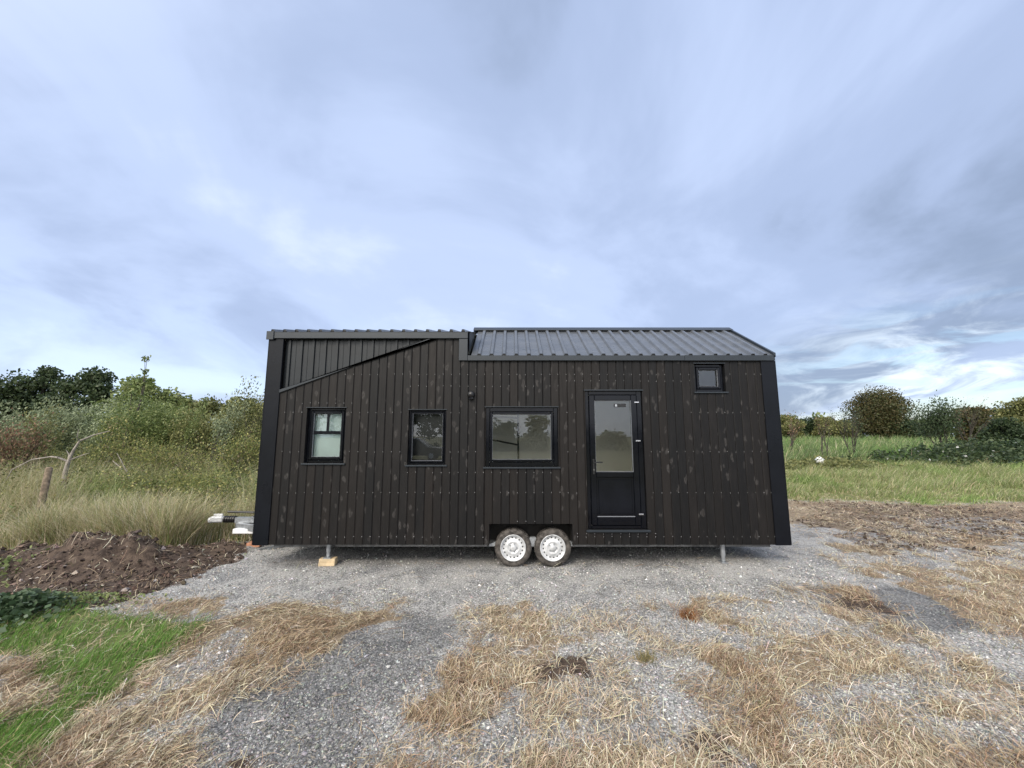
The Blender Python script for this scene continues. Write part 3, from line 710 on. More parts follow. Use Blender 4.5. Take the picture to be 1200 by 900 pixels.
# leaning fence post
def post():
    X, z1 = at_depth(41, 622, 7.75); Xt, zt = at_depth(54, 549, 7.75); z0 = hz(X, 7.75)
    o = empty('fence_post', (X, 7.75, z0), label='leaning weathered round fence post at the left edge of the yard', cat='post')
    b = MB(); b.tube((0, 0, -.15), (Xt - X, .05, zt - z0), .058, .052, 12); b.tube((Xt - X, .05, zt - z0), (Xt - X + .004, .05, zt - z0 + .02), .052, .035, 12)
    b.build('post_shaft', M['postwood'], o, True)
post()

# right side of the field ---------------------------------------------
for nm, lab, cat, px, top, dp, w, pal, sd, nb, nl, lf, sq in [
    ('tree', 'large rounded brownish tree standing alone in the hedge line', 'tree', 1026, 459, 62, 66, 'autumn', 41, 110, 30000, .24, .45),
    ('tree', 'low olive tree in the far hedge, nearest the house corner', 'tree', 922, 487, 64, 34, 'olive', 42, 26, 8000, .26, .5),
    ('tree', 'dark green hedge tree between the thin saplings', 'tree', 948, 492, 66, 36, 'dark', 43, 26, 8000, .26, .5),
    ('tree', 'olive hedge tree close left of the wind blown sapling', 'tree', 968, 488, 63, 30, 'olive', 44, 26, 8000, .26, .5),
    ('tree', 'hedge tree adjoining the left foot of the large rounded tree', 'tree', 986, 495, 60, 30, 'olive', 45, 26, 8000, .26, .5),
    ('tree', 'low dark green tree at the right foot of the large rounded tree', 'tree', 1064, 497, 59, 50, 'dark', 46, 26, 9000, .26, .5),
    ('tree', 'small far tree left of the dark pyramid bush', 'tree', 1082, 495, 66, 40, 'green', 47, 24, 8000, .26, .5),
    ('tree', 'brown green rounded tree right of the dark pyramid bush', 'tree', 1136, 480, 38, 44, 'autumn', 48, 30, 7000, .24, .5),
    ('tree', 'dark far tree between the brown rounded tree and the right edge', 'tree', 1162, 480, 62, 30, 'dark', 49, 24, 8000, .26, .5),
    ('tree', 'large grey green tree at the right edge of the field', 'tree', 1194, 467, 42, 54, 'olive', 50, 32, 8000, .26, .6),
    ('tree', 'low dark tree in front of the right edge tree', 'tree', 1178, 492, 34, 44, 'dark', 51, 26, 6000, .2, .5),
]:
    plant(nm, lab, cat, px, dp, top, lambda h, sd=sd, w=w, dp=dp, pal=pal, nb=nb, nl=nl, lf=lf, sq=sq: dense(sd, h, wpx(w, dp) * 1.12, pal, lf, nl, nb, .05, sq=sq))
plant('bush', 'dark green pyramid shaped bush at the right of the field', 'bush', 1098, 27, 467, lambda h: branchy(61, h, wpx(38, 27), 'dark', .14, 4200, (.4, 0, 0), 4, 3, .28, up=.12))
plant('sapling', 'dark branching sapling bent by the wind, left of the large rounded tree', 'sapling', 995, 24, 470, lambda h: branchy(62, h, wpx(36, 24), 'dark', .10, 380, (.3, 0, 0), 3, 3, .12, .45, up=.12))
plant('sapling', 'thin nearly bare sapling in the field nearest the house', 'sapling', 961, 24, 478, lambda h: branchy(63, h, wpx(20, 24), 'brown', .07, 130, (.2, 0, 0), 2, 2, .08, .4, up=.25))
plant('sapling', 'bare twiggy sapling behind the brown rounded tree', 'sapling', 1126, 30, 462, lambda h: branchy(64, h, wpx(38, 30), 'brown', .08, 260, (.5, 0, 0), 3, 3, .1, .6, up=.15))
plant('sapling', 'wispy sapling half hidden by the house corner', 'sapling', 917, 26, 482, lambda h: branchy(65, h, wpx(14, 26), 'brown', .1, 350, (.2, 0, 0), 2, 2, .08, .4, up=.3))

# broadleaf ground cover --------------------------------------------------
def leafmat(name, label, cx, cy, sx, sy, n, size, pal, hh, cat='brambles', white=0):
    r = np.random.default_rng(int(abs(cx * 10) + 5))
    x = cx + r.normal(0, sx, n); y = cy + r.normal(0, sy, n)
    ok = y > 1.9; x, y = x[ok], y[ok]; n = len(x)
    top = hh * np.exp(-((x - cx) / (2 * sx)) ** 2 - ((y - cy) / (2 * sy)) ** 2) * (.5 + fbm(x * 3, y * 3, 5, 2))
    P_ = np.stack([x, y, height(x, y) + .02 + r.random(n) ** .6 * top], -1)
    dirs = np.stack([r.normal(0, 1, n), r.normal(0, 1, n), r.normal(0, .35, n)], -1)
    V, Fc = leaf_quads(r, P_, size, dirs, aspect=.75)
    c = crown_cols(r, P_, pal, 3)
    if white: k = r.random(n) < white; c[k] = (.75, .75, .72)
    tag(link(name, new_mesh(name, V, Fc, M['leaf'], c)), label, cat, kind='stuff')
leafmat('broadleaf_weeds', 'dark broad leaved weeds at the left edge of the foreground', -5.25, 4.30, .26, .24, 1500, .060, 'weed', .22, 'weeds')
leafmat('creeping_weeds', 'mid green low weeds below the spoil heap', -5.1, 4.72, .45, .10, 900, .032, 'green', .08, 'weeds')
leafmat('edge_weeds', 'green weeds growing up beside the spoil heap at the far left', -7.0, 5.0, .25, .35, 1500, .05, 'green', .26, 'weeds')
for k_, (cx_, cy_, sx_, sy_, n_, pal_, hh_) in enumerate([(-8.6, 9.2, 1.6, .7, 5200, 'yellow', 1.0), (-11.2, 9.4, 1.6, .8, 5200, 'olive', 1.05), (-6.6, 9.3, 1.0, .6, 3600, 'yellow', .95), (-9.0, 8.0, 2.6, .5, 2600, 'green', .50), (-6.4, 8.1, .9, .4, 1500, 'yellow', .5)]):
    leafmat('undergrowth', ['yellowing leafy undergrowth in the middle of the left bank', 'olive leafy undergrowth at the left of the bank behind the post', 'yellowing leafy undergrowth nearest the house corner', 'green leaves mixed into the tall grass of the left bank', 'yellow leaves mixed into the tall grass near the drawbar'][k_], cx_, cy_, sx_, sy_, n_, .05, pal_, hh_, 'undergrowth')
leafmat('bramble_patch', 'dark green bramble patch with white flowers at the right of the field', 27.5, 22.5, 3.8, 1.3, 9000, .16, 'dark', 1.15, 'brambles', .006)
leafmat('field_brambles', 'dark low brambles around the white bag in the field', 15.6, 19.5, 1.7, .8, 3200, .11, 'olive', .5, 'brambles')

# ================================================================== HOUSE
YF = 5.9
root = empty('tiny_house', (.14, 7.1, 0), label='black timber clad tiny house on a twin axle trailer with metal roof', cat='tiny house')
def hb(b, name, mats, smooth=False, parent=None):
    o = b.build(name, mats, None, smooth)
    par = parent or root
    # keep world placement while parenting
    o.parent = par
    off = Vector((.14, 7.1, 0)) if par is root else Vector(par['_org'])
    o.data.transform(__import__('mathutils').Matrix.Translation(-off))
    o['_org'] = tuple(Vector((.14, 7.1, 0)))
    return o
XL, XR, ZB = -3.72, 4.0, .32
diag = lambda x: 2.50 + (x + 3.57) * (3.38 - 2.50) / (3.57 - 1.21)
def ztop(x): return diag(x) if x < -1.21 else (3.36 if x < -.68 else 3.03)
OPEN = {  # x0, x1, z0, z1
    'w1': (-3.08, -2.49, 1.475, 2.29), 'w2': (-1.55, -.985, 1.45, 2.26), 'w3': (-.40, .69, 1.42, 2.30),
    'w4': (2.775, 3.24, 2.535, 2.965), 'door': (1.10, 1.965, .53, 2.55), 'arch': (-.33, .875, .30, .61)}
# --- cladding
b = MB(); bw = .1245; xs = []; x = -3.52
while x < 3.80: xs.append(x); x += bw
cutx = sorted([v for o in OPEN.values() for v in o[:2]] + [-1.21, -.68])
screws_rows = [2.80, 2.22, 1.64, 1.05, .43]
for x0 in xs:
    x1 = min(x0 + bw, 3.80); c = (random.random(), random.random() ** 1.2, random.random())
    segx = [x0] + [q for q in cutx if x0 + .004 < q < x1 - .004] + [x1]
    for i in range(len(segx) - 1):
        a, e = segx[i], segx[i + 1]; mid = (a + e) / 2
        iv = [(ZB + (0 if i == 0 else 0), None)]
        holes = sorted([(o[2], o[3]) for o in OPEN.values() if o[0] - .001 < mid < o[1] + .001])
        z = ZB; spans = []
        for h0, h1 in holes:
            if h0 > z + .002: spans.append((z, h0))
            z = h1
        spans.append((z, None))
        cl = .011 if i == 0 else 0; cr = .011 if i == len(segx) - 2 else 0
        for z0, z1 in spans:
            za = z1 if z1 is not None else ztop(a + 1e-4) ; zb_ = z1 if z1 is not None else ztop(e - 1e-4)
            if max(za, zb_) - z0 < .01: continue
            gy_ = .0088
            v = [(a, YF + (gy_ if cl else 0), z0), (a + cl, YF, z0), (e - cr, YF, z0), (e, YF + (gy_ if cr else 0), z0),
                 (a, YF + (gy_ if cl else 0), za), (a + cl, YF, za), (e - cr, YF, zb_), (e, YF + (gy_ if cr else 0), zb_)]
            fs = [(1, 2, 6, 5)]
            if cl: fs.append((0, 1, 5, 4))
            if cr: fs.append((2, 3, 7, 6))
            b.add(v, fs, 0, c)
            # board thickness at its foot
            b.add([(a + cl, YF, z0), (e - cr, YF, z0), (e - cr, YF + .02, z0), (a + cl, YF + .02, z0)], [(0, 3, 2, 1)], 0, c)
    sx = x1 - .012
    rows = list(screws_rows)
    if -1.62 < sx < 3.3: rows += [2.62 if sx < .8 else 2.70]
    if -3.2 < sx < -2.4: rows += [2.36]
    if sx > -1.7 and sx < .8: rows += [1.34]
    if sx > -.3 and sx < 2.1: rows += [.64 if sx < .9 else .47]
    for zr in rows:
        zr += random.uniform(-.006, .006); sxx = sx + random.uniform(-.006, .004)
        if any(o[0] - .03 < sxx < o[1] + .03 and o[2] - .03 < zr < o[3] + .03 for o in OPEN.values()): continue
        if zr > ztop(sxx) - .05 or random.random() < .06: continue
        s = .0048
        pts = [(sxx + s * math.cos(k * math.pi / 3), YF - .0012, zr + s * math.sin(k * math.pi / 3)) for k in range(6)]
        b.add(pts + [(sxx, YF - .003, zr)], [(k, (k + 1) % 6, 6) for k in range(6)], 1)
hb(b, 'timber_cladding', [M['clad'], M['screw']])
# --- structural front wall behind it, with openings and reveals
def wall_grid(b, x0, x1, z0, z1, y0, y1, holes, m=0, topf=None):
    X = sorted({x0, x1, *[h[0] for h in holes], *[h[1] for h in holes]}); Z = sorted({z0, z1, *[h[2] for h in holes], *[h[3] for h in holes]})
    X = [q for q in X if x0 <= q <= x1]; Z = [q for q in Z if z0 <= q <= z1]
    solid = [[not any(h[0] < (X[i] + X[i+1]) / 2 < h[1] and h[2] < (Z[j] + Z[j+1]) / 2 < h[3] for h in holes) for j in range(len(Z) - 1)] for i in range(len(X) - 1)]
    def sq(i, j): return 0 <= i < len(X) - 1 and 0 <= j < len(Z) - 1 and solid[i][j]
    for i in range(len(X) - 1):
        for j in range(len(Z) - 1):
            if not solid[i][j]: continue
            a, e, c, d = X[i], X[i + 1], Z[j], Z[j + 1]
            b.add([(a, y0, c), (e, y0, c), (e, y0, d), (a, y0, d)], [(0, 1, 2, 3)], m)
            b.add([(a, y1, c), (e, y1, c), (e, y1, d), (a, y1, d)], [(3, 2, 1, 0)], m + 1)
            if not sq(i - 1, j): b.add([(a, y0, c), (a, y1, c), (a, y1, d), (a, y0, d)], [(3, 2, 1, 0)], m)
            if not sq(i + 1, j): b.add([(e, y0, c), (e, y1, c), (e, y1, d), (e, y0, d)], [(0, 1, 2, 3)], m)
            if not sq(i, j - 1): b.add([(a, y0, c), (e, y0, c), (e, y1, c), (a, y1, c)], [(3, 2, 1, 0)], m)
            if not sq(i, j + 1): b.add([(a, y0, d), (e, y0, d), (e, y1, d), (a, y1, d)], [(0, 1, 2, 3)], m)
YB = 8.25; YI = 6.02; YR = 7.06; ZR = 3.81; ZD = 3.735
zat = lambda y: 3.03 + (ZR - .004 - 3.03) * (YB + .08 - y) / (YB + .08 - YR - .01)
HO = [o for o in OPEN.values()]
b = MB(); wall_grid(b, XL + .01, XR - .01, .34, 2.40, YF + .009, YI, HO)
wall_grid(b, -1.22, XR - .01, 2.403, 3.02, YF + .009, YI, HO)
wall_grid(b, XL + .01, -1.223, 2.403, 3.02, YF + .080, YI, [])
b.add([(-3.71, YF + .02, 2.3), (-1.2, YF + .02, 2.3), (-1.2, YF + .02, diag(-1.2)), (-3.51, YF + .02, diag(-3.51) ), (-3.71, YF + .02, diag(-3.51))], [(0, 1, 2, 3, 4)], 0)
wall_grid(b, -1.22, -.69, 3.023, 3.35, YF + .009, YI, [])
wall_grid(b, XL + .01, -1.223, 3.023, 3.35, YF + .080, YI, [])
hb(b, 'front_wall', [M['black'], M['cream']])
# back wall with glazed openings added unseen to brighten the room, ends, floor
b = MB(); BH = [(-3.4, -2.6, 1.3, 2.3), (-1.85, -.65, .9, 2.4), (1.02, 1.48, .9, 2.4), (3.3, 3.75, 1.3, 2.3)]
wall_grid(b, XL + .01, XR - .01, .34, 3.02, YB - .12, YB, BH)
bw_ = hb(b, 'rear_wall', [M['cream'], M['trim']])
for h in BH: b = MB(); b.box(h[0], h[1], YB - .06, YB - .05, h[2], h[3]); hb(b, 'added_rear_window', M['glass'])
b = MB(); b.add([(-.62, 7.12, zat(7.12) - .006), (2.80, 7.12, zat(7.12) - .006), (2.80, 8.24, zat(8.24) - .006), (-.62, 8.24, zat(8.24) - .006)], [(0, 1, 2, 3)]); hb(b, 'added_rooflight', M['glass'])  # out of view, added to let more light into the interior
for xe, s in ((XL, 1), (XR, -1)):
    b = MB()
    top = [(YF + .01, 3.36), (YR, 3.70), (YB, 3.00)] if s == 1 else [(YF + .01, 3.02), (YR, 3.78), (YB, 3.02)]
    poly = [(YF + .01, .34)] + top + [(YB, .34)]
    n = len(poly); v = [(xe, y, z) for y, z in poly] + [(xe + s * .1, y, z) for y, z in poly]
    b.add(v, [tuple(range(n))], 0); b.add(v, [tuple(range(2 * n - 1, n - 1, -1))], 1)
    b.add(v, [(i, n + i, n + (i + 1) % n, (i + 1) % n) for i in range(n)], 0)
    hb(b, 'end_wall', [M['trim'], M['cream']])
b = MB(); b.box(XL + .02, -.35, YF + .03, YB - .02, .335, .42, 0); b.box(.895, XR - .02, YF + .03, YB - .02, .335, .42, 0); b.box(-.349, .894, YF + .40, YB - .02, .335, .42, 0)
# the floor is cut over the wheel arch
hb(b, 'floor_deck', M['under'])
b = MB(); b.box(XL + .12, XR - .12, YI + .39, YB - .13, .425, .445)
hb(b, 'interior_floor', M['wood'])
# interior: partitions, ceiling, loft, ladder
b = MB()
b.box(-2.0, -1.94, YI + .01, YB - .13, .45, 3.0)          # bathroom partition
hb(b, 'partition_wall', M['cream']); b = MB()
b.box(2.80, 2.86, YI + .01, YB - .13, .45, 3.0)
hb(b, 'partition_wall', M['cream']); b = MB()
b.box(-1.935, -.70, 6.9, 6.96, .45, 2.9)
hb(b, 'partition_wall', M['cream'])
b = MB()
b.box(-.30, .10, 7.6, 8.05, .45, 1.30, 1)
for p0, p1 in (((-.42, 6.9, 2.22), (.12, 7.7, 2.22)), ((.12, 7.7, 2.30), (.12, 7.7, .9)), ((-.42, 6.9, 1.82), (.12, 7.7, 1.70))): b.tube(p0, p1, .018, n=6)
hb(b, 'loft_rail', [M['black'], M['white']])
b = MB(); b.box(-1.75, -.80, 6.10, 6.11, .46, 2.5); hb(b, 'dark_room_sheet', M['black'])  # black sheet put in for the unlit room behind the second window
b = MB(); b.box(-3.2, -2.35, 6.05, 6.054, 1.4, 2.4); hb(b, 'window_blind', M['blind'])
# --- roofs
def ribs(x0, x1, pitch, rb=.036, rt=.020, hh=.030, first=None):
    """profile along X as (x, raise)"""
    pr = [(x0, 0)]; x = first if first is not None else x0 + pitch * .5
    while x + rb < x1:
        pr += [(x - rb, 0), (x - rt, hh), (x + rt, hh), (x + rb, 0)]; x += pitch
    pr.append((x1, 0)); return pr
def slope_sheet(b, prof, y0, z0, y1, z1, m=0):
    d = Vector((0, y1 - y0, z1 - z0)).normalized(); nrm = Vector((0, -d.z, d.y))
    if nrm.z < 0: nrm = -nrm
    n = len(prof); v = []
    for (yy, zz) in ((y0, z0), (y1, z1)):
        for x, h in prof: v.append((x, yy + nrm.y * h, zz + nrm.z * h))
    for (yy, zz) in ((y0, z0), (y1, z1)):
        for x, h in prof: v.append((x, yy + nrm.y * (h - .004), zz + nrm.z * (h - .004)))
    f = [(i, i + 1, n + i + 1, n + i) for i in range(n - 1)] + [(2*n + i, 3*n + i, 3*n + i + 1, 2*n + i + 1) for i in range(n - 1)]
    f += [(i, 2*n + i, 2*n + i + 1, i + 1) for i in range(n - 1)]
    b.add(v, f, m)
b = MB(); slope_sheet(b, ribs(-.62, 4.0, .189, first=-.50), YF - .045, 3.085, YR, ZR)
# dark foam closers in the rib ends
x = -.50
while x < 3.95:
    b.prism([(x - .030, 3.088), (x + .030, 3.088), (x + .018, 3.112), (x - .018, 3.112)], YF - .040, YF - .030, 1); x += .189
hb(b, 'front_roof_sheet', [M['roof'], M['black']])
b = MB(); slope_sheet(b, ribs(-3.73, -.64, .182, rb=.03, rt=.018, hh=.036, first=-3.66), YF - .05, 3.455, YR, ZD)
x = -3.66
while x < -.7:
    b.prism([(x - .027, 3.459), (x + .027, 3.459), (x + .016, 3.488), (x - .016, 3.488)], YF - .045, YF - .035, 1); x += .182
hb(b, 'dormer_roof_sheet', [M['roof'], M['black']])
b = MB(); zat_ = lambda y: 3.03 + (ZR - .004 - 3.03) * (YB + .08 - y) / (YB + .08 - YR - .01)
slope_sheet(b, ribs(-.64, 4.03, .189), YB + .08, 3.03, 8.22, zat(8.22)); slope_sheet(b, ribs(-.64, 4.03, .189), 7.14, zat(7.14), YR + .01, ZR - .004)
slope_sheet(b, ribs(-.64, -.60, .189), 8.22, zat(8.22), 7.14, zat(7.14)); slope_sheet(b, ribs(2.78, 4.03, .189), 8.22, zat(8.22), 7.14, zat(7.14))
slope_sheet(b, ribs(-3.73, -.65, .189), YB + .08, 3.0, YR + .01, ZD - .004)
hb(b, 'rear_roof_sheet', M['roof'])
b = MB()
v = [(-3.80, YR - .13, ZR - .045), (-3.80, YR, ZR + .045), (-3.80, YR + .13, ZR - .045)]
# ridge cap as a folded strip over the ribs
def cap(x0, x1, y0, za, zb, y1):
    P_ = [(y0, za), (y0, za + .012), (YR, zb + .012), (y1, za + .012), (y1, za)]
    n = len(P_); v = [(x0, y, z) for y, z in P_] + [(x1, y, z) for y, z in P_]
    b.add(v, [(i, i + 1, n + i + 1, n + i) for i in range(n - 1)] + [tuple(range(n - 1, -1, -1)), tuple(range(n, 2 * n))], 0)
cap(-.70, 4.02, YR - .12, ZR - .035, ZR + .04, YR + .12)
cap(-3.74, -.702, YR - .12, ZD - .03, ZD + .02, YR + .12)
hb(b, 'ridge_cap', M['trim'])
# verge flashing on the right end
b = MB()
d = (ZR - 3.085) / (YR - YF + .045)
v = []
for xx in (3.975, 4.008):
    for yy, zz in ((YF - .045, 3.06), (YR, ZR - .02), (YR, ZR + .045), (YF - .045, 3.125)): v.append((xx, yy, zz))
b.add(v, [(0, 1, 2, 3), (7, 6, 5, 4), (0, 4, 5, 1), (3, 2, 6, 7), (0, 3, 7, 4)])
hb(b, 'verge_flashing', M['trim'])
# dormer cheek
b = MB(); b.add([(-.655, YF, 3.08), (-.655, YR, ZR - .02), (-.655, YF, 3.45)], [(0, 1, 2)]); b.add([(-.675, YF, 3.08), (-.675, YR, ZR - .02), (-.675, YF, 3.45)], [(2, 1, 0)])
b.add([(-.66, YF - .05, 3.46), (-.60, YF - .05, 3.468), (-.56, YF + .5, 3.63), (-.66, YF + .5, 3.62)], [(0, 1, 2, 3)])
hb(b, 'dormer_cheek', M['trim'])
# --- fascias and trims
b = MB(); b.box(-3.735, -.675, YF - .045, YF - .004, 3.352, 3.452, bev=.004); b.box(-3.75, -3.64, YF - .060, YF - .046, 3.33, 3.462, bev=.003)
hb(b, 'upper_fascia', M['trim'])
b = MB(); b.box(-.81, -.678, YF - .034, YF - .003, 3.01, 3.349, bev=.003); hb(b, 'step_trim', M['trim'])
b = MB(); b.box(-.675, 2.62, YF - .042, YF - .002, 3.008, 3.088, bev=.003); b.box(2.622, 3.995, YF - .045, YF - .002, 3.006, 3.090, bev=.003)
hb(b, 'eaves_fascia', M['trim'])
for nm_, a, e, zt in (('l', XL, -3.505, 3.35), ('r', 3.79, XR, 3.005)):
    b = MB(); b.box(a, e, YF - .018, YF + .02, ZB - .005, zt, bev=.003)
    if a < 0: b.box(a - .012, a, YF - .018, YF + .2, ZB, zt)
    else: b.box(e, e + .012, YF - .018, YF + .2, ZB, zt)
    hb(b, 'corner_flashing', M['corner'])
# diagonal flashing strip
b = MB(); b.prism([(-3.505, diag(-3.505) - .005), (-1.19, diag(-1.19) - .005), (-1.13, diag(-1.13) + .022), (-1.13, 3.352), (-1.25, 3.352), (-3.505, diag(-3.505) + .045)][:2] + [(-1.13, 3.350), (-1.24, 3.350 + .0)] + [(-3.505, diag(-3.505) + .04)], YF - .025, YF + .03)
hb(b, 'diagonal_flashing', M['trim'])
# ribbed metal panel in the triangle
b = MB(); pr = [(-3.505, 0)]; x = -3.46
while x < -1.25:
    pr += [(x, 0), (x + .008, .022), (x + .040, .022), (x + .048, 0), (x + .110, 0), (x + .113, .005), (x + .118, .005), (x + .121, 0)]; x += .183
pr = [q for q in pr if q[0] < -1.24] + [(-1.22, 0)]
YP = YF + .060; n = len(pr)
v = [(x, YP - h, diag(x) - .01) for x, h in pr] + [(x, YP - h, 3.36) for x, h in pr]
b.add(v, [(i, i + 1, n + i + 1, n + i) for i in range(n - 1)])
hb(b, 'metal_cladding_panel', M['panel'])

# --- windows
def set_org(o): o['_org'] = (.14, 7.1, 0); return o
def frame_ring(b, x0, x1, z0, z1, wl, wr, wt, wb, y0, y1, bev=.006):
    b.box(x0, x0 + wl, y0, y1, z0, z1, bev=bev); b.box(x1 - wr, x1, y0, y1, z0, z1, bev=bev)
    b.box(x0 + wl, x1 - wr, y0 + .001, y1, z1 - wt, z1, bev=bev); b.box(x0 + wl, x1 - wr, y0 + .001, y1, z0, z0 + wb, bev=bev)
def sub(b, name, mat, par): return hb2(b, name, mat, par)
def hb2(b, name, mat, par):
    o = b.build(name, mat, None)
    o.parent = par; o.data.transform(__import__('mathutils').Matrix.Translation(-Vector((.14, 7.1, 0)))); return o
def window(key, y, fw, sash=None, extra=None, sill=True, label=None):
    x0, x1, z0, z1 = OPEN[key]; x0 += .004; x1 -= .004; z0 += .004; z1 -= .004
    b = MB(); frame_ring(b, x0, x1, z0, z1, fw, fw, fw, fw, y, y + .07)
    w = hb(b, 'window', M['upvc'])
    if label: w['label'] = label
    i0, i1, j0, j1 = x0 + fw, x1 - fw, z0 + fw, z1 - fw
    if sash:
        b = MB(); frame_ring(b, i0 + .003, i1 - .003, j0 + .003, j1 - .003, sash, sash, sash, sash, y - .012, y + .05, .008); hb2(b, 'sash', M['upvc'], w)
        i0, i1, j0, j1 = i0 + sash, i1 - sash, j0 + sash, j1 - sash
        b = MB(); frame_ring(b, i0 - .002, i1 + .002, j0 - .002, j1 + .002, .007, .007, .007, .007, y - .003, y + .02, .001); hb2(b, 'glazing_bead', M['spacer'], w)
    b = MB(); b.add([(i0 - .01, y + .03, j0 - .01), (i1 + .01, y + .03, j0 - .01), (i1 + .01, y + .03, j1 + .01), (i0 - .01, y + .03, j1 + .01)], [(0, 1, 2, 3)])
    hb2(b, 'pane', M['glass'], w)
    if extra: extra(w, i0, i1, j0, j1, y)
    if sill:
        b = MB(); b.box(x0 - .03, x1 + .03, YF - .028, YF + .012, z0 - .028, z0 - .006, bev=.003); hb2(b, 'sill', M['trim'], w)
        b = MB(); b.box(x0 - .015, x1 + .015, YF - .012, YF + .012, z1 + .005, z1 + .016); hb2(b, 'head_trim', M['trim'], w)
    # black reveal lining
    return w
M['spacer'] = simple('grey_glazing_bead', (.20, .21, .23), .4, 0, .5, var=.1)
def bars(w, i0, i1, j0, j1, y):
    b = MB(); zm = j0 + (j1 - j0) * .56; b.box(i0, i1, y + .004, y + .028, zm - .024, zm + .024, bev=.004); hb2(b, 'meeting_rail', M['upvc'], w)
    b = MB(); xm = (i0 + i1) / 2; b.box(xm - .018, xm + .018, y + .006, y + .028, zm + .025, j1 - .001, bev=.004); hb2(b, 'glazing_bar', M['upvc'], w)
window('w1', YF + .055, .035, .045, bars, label='dark framed window with a glazing bar and pale obscured glass')
window('w2', YF + .030, .022, .028)
window('w3', YF + .020, .062, .038)
window('w4', YF + .055, .040, .042)
# --- door
x0, x1, z0, z1 = OPEN['door']; x0 += .004; x1 -= .004; z1 -= .004; z0 += .004
yd = YF + .035
b = MB(); frame_ring(b, x0, x1, z0, z1, .055, .075, .055, .045, yd, yd + .07)
door = hb(b, 'door', M['upvc'])
b = MB(); frame_ring(b, x0 + .058, x1 - .078, z0 + .048, z1 - .058, .085, .085, .085, .12, yd - .014, yd + .05, .008)
zr = 1.325; b.box(x0 + .143, x1 - .163, yd - .013, yd + .05, zr - .06, zr + .02, bev=.008)
leaf = hb2(b, 'door_leaf', M['upvc'], door)
lx0, lx1 = x0 + .143, x1 - .163
b = MB(); b.box(lx0 - .004, lx1 + .004, yd + .012, yd + .03, z0 + .16, zr - .05)
b.box(lx0 + .03, lx1 - .03, yd + .004, yd + .013, z0 + .205, zr - .095, bev=.005)
hb2(b, 'lower_panel', M['upvc'], door)
b = MB(); b.box(lx0 - .002, lx1 + .002, yd - .004, yd + .012, z0 + .166, z0 + .176, bev=.001)
hb2(b, 'glazing_bead', M['spacer'], door); b = MB()
frame_ring(b, lx0 - .002, lx1 + .002, zr + .018, z1 - .141, .006, .006, .006, .006, yd - .004, yd + .012, .001)
hb2(b, 'glazing_bead', M['spacer'], door)
b = MB(); b.add([(lx0 - .01, yd + .02, zr), (lx1 + .01, yd + .02, zr), (lx1 + .01, yd + .02, z1 - .12), (lx0 - .01, yd + .02, z1 - .12)], [(0, 1, 2, 3)])
hb2(b, 'pane', M['glass'], door)
b = MB(); b.box(lx0 + .30, lx0 + .48, yd + .008, yd + .016, z1 - .24, z1 - .19, 0); b.box(lx0 + .315, lx0 + .345, yd + .004, yd + .008, z1 - .232, z1 - .200, 1)
hb2(b, 'trickle_vent', [M['black'], M['galv']], door)
for zh in (z1 - .17, 1.80, .74):
    b = MB(); b.box(x1 - .115, x1 - .045, yd - .030, yd - .016, zh - .010, zh + .010, bev=.003); hb2(b, 'hinge', M['chrome'], door)
hx = x0 + .105
b = MB(); b.box(hx - .014, hx + .014, yd - .026, yd - .015, 1.31, 1.53, 0, bev=.003); b.tube((hx, yd - .03, 1.485), (hx, yd - .065, 1.485), .010); b.box(hx - .008, hx + .125, yd - .072, yd - .055, 1.476, 1.494, bev=.004)
b.tube((hx, yd - .026, 1.375), (hx, yd - .034, 1.375), .009, m=1)
hb2(b, 'handle', [M['black'], M['chrome']], door)
b = MB(); b.box(x0 - .03, x1 + .035, YF - .035, YF + .02, z0 - .035, z0 - .008, bev=.003); hb2(b, 'threshold', M['trim'], door)
b = MB(); b.box(x0 - .02, x1 + .02, YF - .014, YF + .012, z1 + .005, z1 + .02); hb2(b, 'head_trim', M['trim'], door)
# --- outside lamp: black half-dome downlighter
b = MB(); cx, cz = -.615, 2.49
b.lathe([(0, -.075), (.020, -.073), (.040, -.062), (.054, -.04), (.058, -.01), (.058, 0)], (cx, YF, cz), 24)
b.box(cx - .035, cx + .035, YF - .06, YF - .005, cz - .075, cz - .045, bev=.006)
hb(b, 'wall_lamp', M['black'], True)
# --- running gear
b = MB()
b.box(-3.55, -.36, 6.12, 6.18, .235, .325, 0); b.box(.90, 3.85, 6.12, 6.18, .235, .325, 0); b.box(-.36, .90, 6.29, 6.34, .235, .325, 0); b.box(-3.55, 3.85, 7.95, 8.01, .235, .325, 0)
for xx in (-3.2, -2.2, -1.2, 1.6, 2.6, 3.6): b.box(xx, xx + .05, 6.19, 7.94, .25, .325, 0)
b.box(-2.0, -.36, YF + .05, YF + .075, .285, .315); b.box(.90, 2.6, YF + .05, YF + .075, .285, .315)
hb(b, 'trailer_chassis', M['rail'])
b = MB(); b.box(XL + .1, XR - .1, YB - .10, YB - .07, -.05, .334); hb(b, 'added_shade_board', M['under'])  # unseen board added to keep light out from under the house
b = MB()
for y0_, y1_ in ((YF + .10, YF + .16),): 
    b.prism([(-.34, .30), (-.16, .36), (-.10, .36), (-.10, .28), (-.34, .27)], y0_, y1_); b.prism([(.72, .28), (.72, .36), (.80, .36), (.98, .30), (.98, .27)], y0_, y1_)
    b.prism([(.20, .31), (.27, .40), (.34, .40), (.41, .31), (.41, .27), (.20, .27)], y0_, y1_)
b.tube((.02, 6.1, .28), (.02, 8.0, .28), .035); b.tube((.59, 6.1, .28), (.59, 8.0, .28), .035)
hb(b, 'suspension_arm', M['galv'])
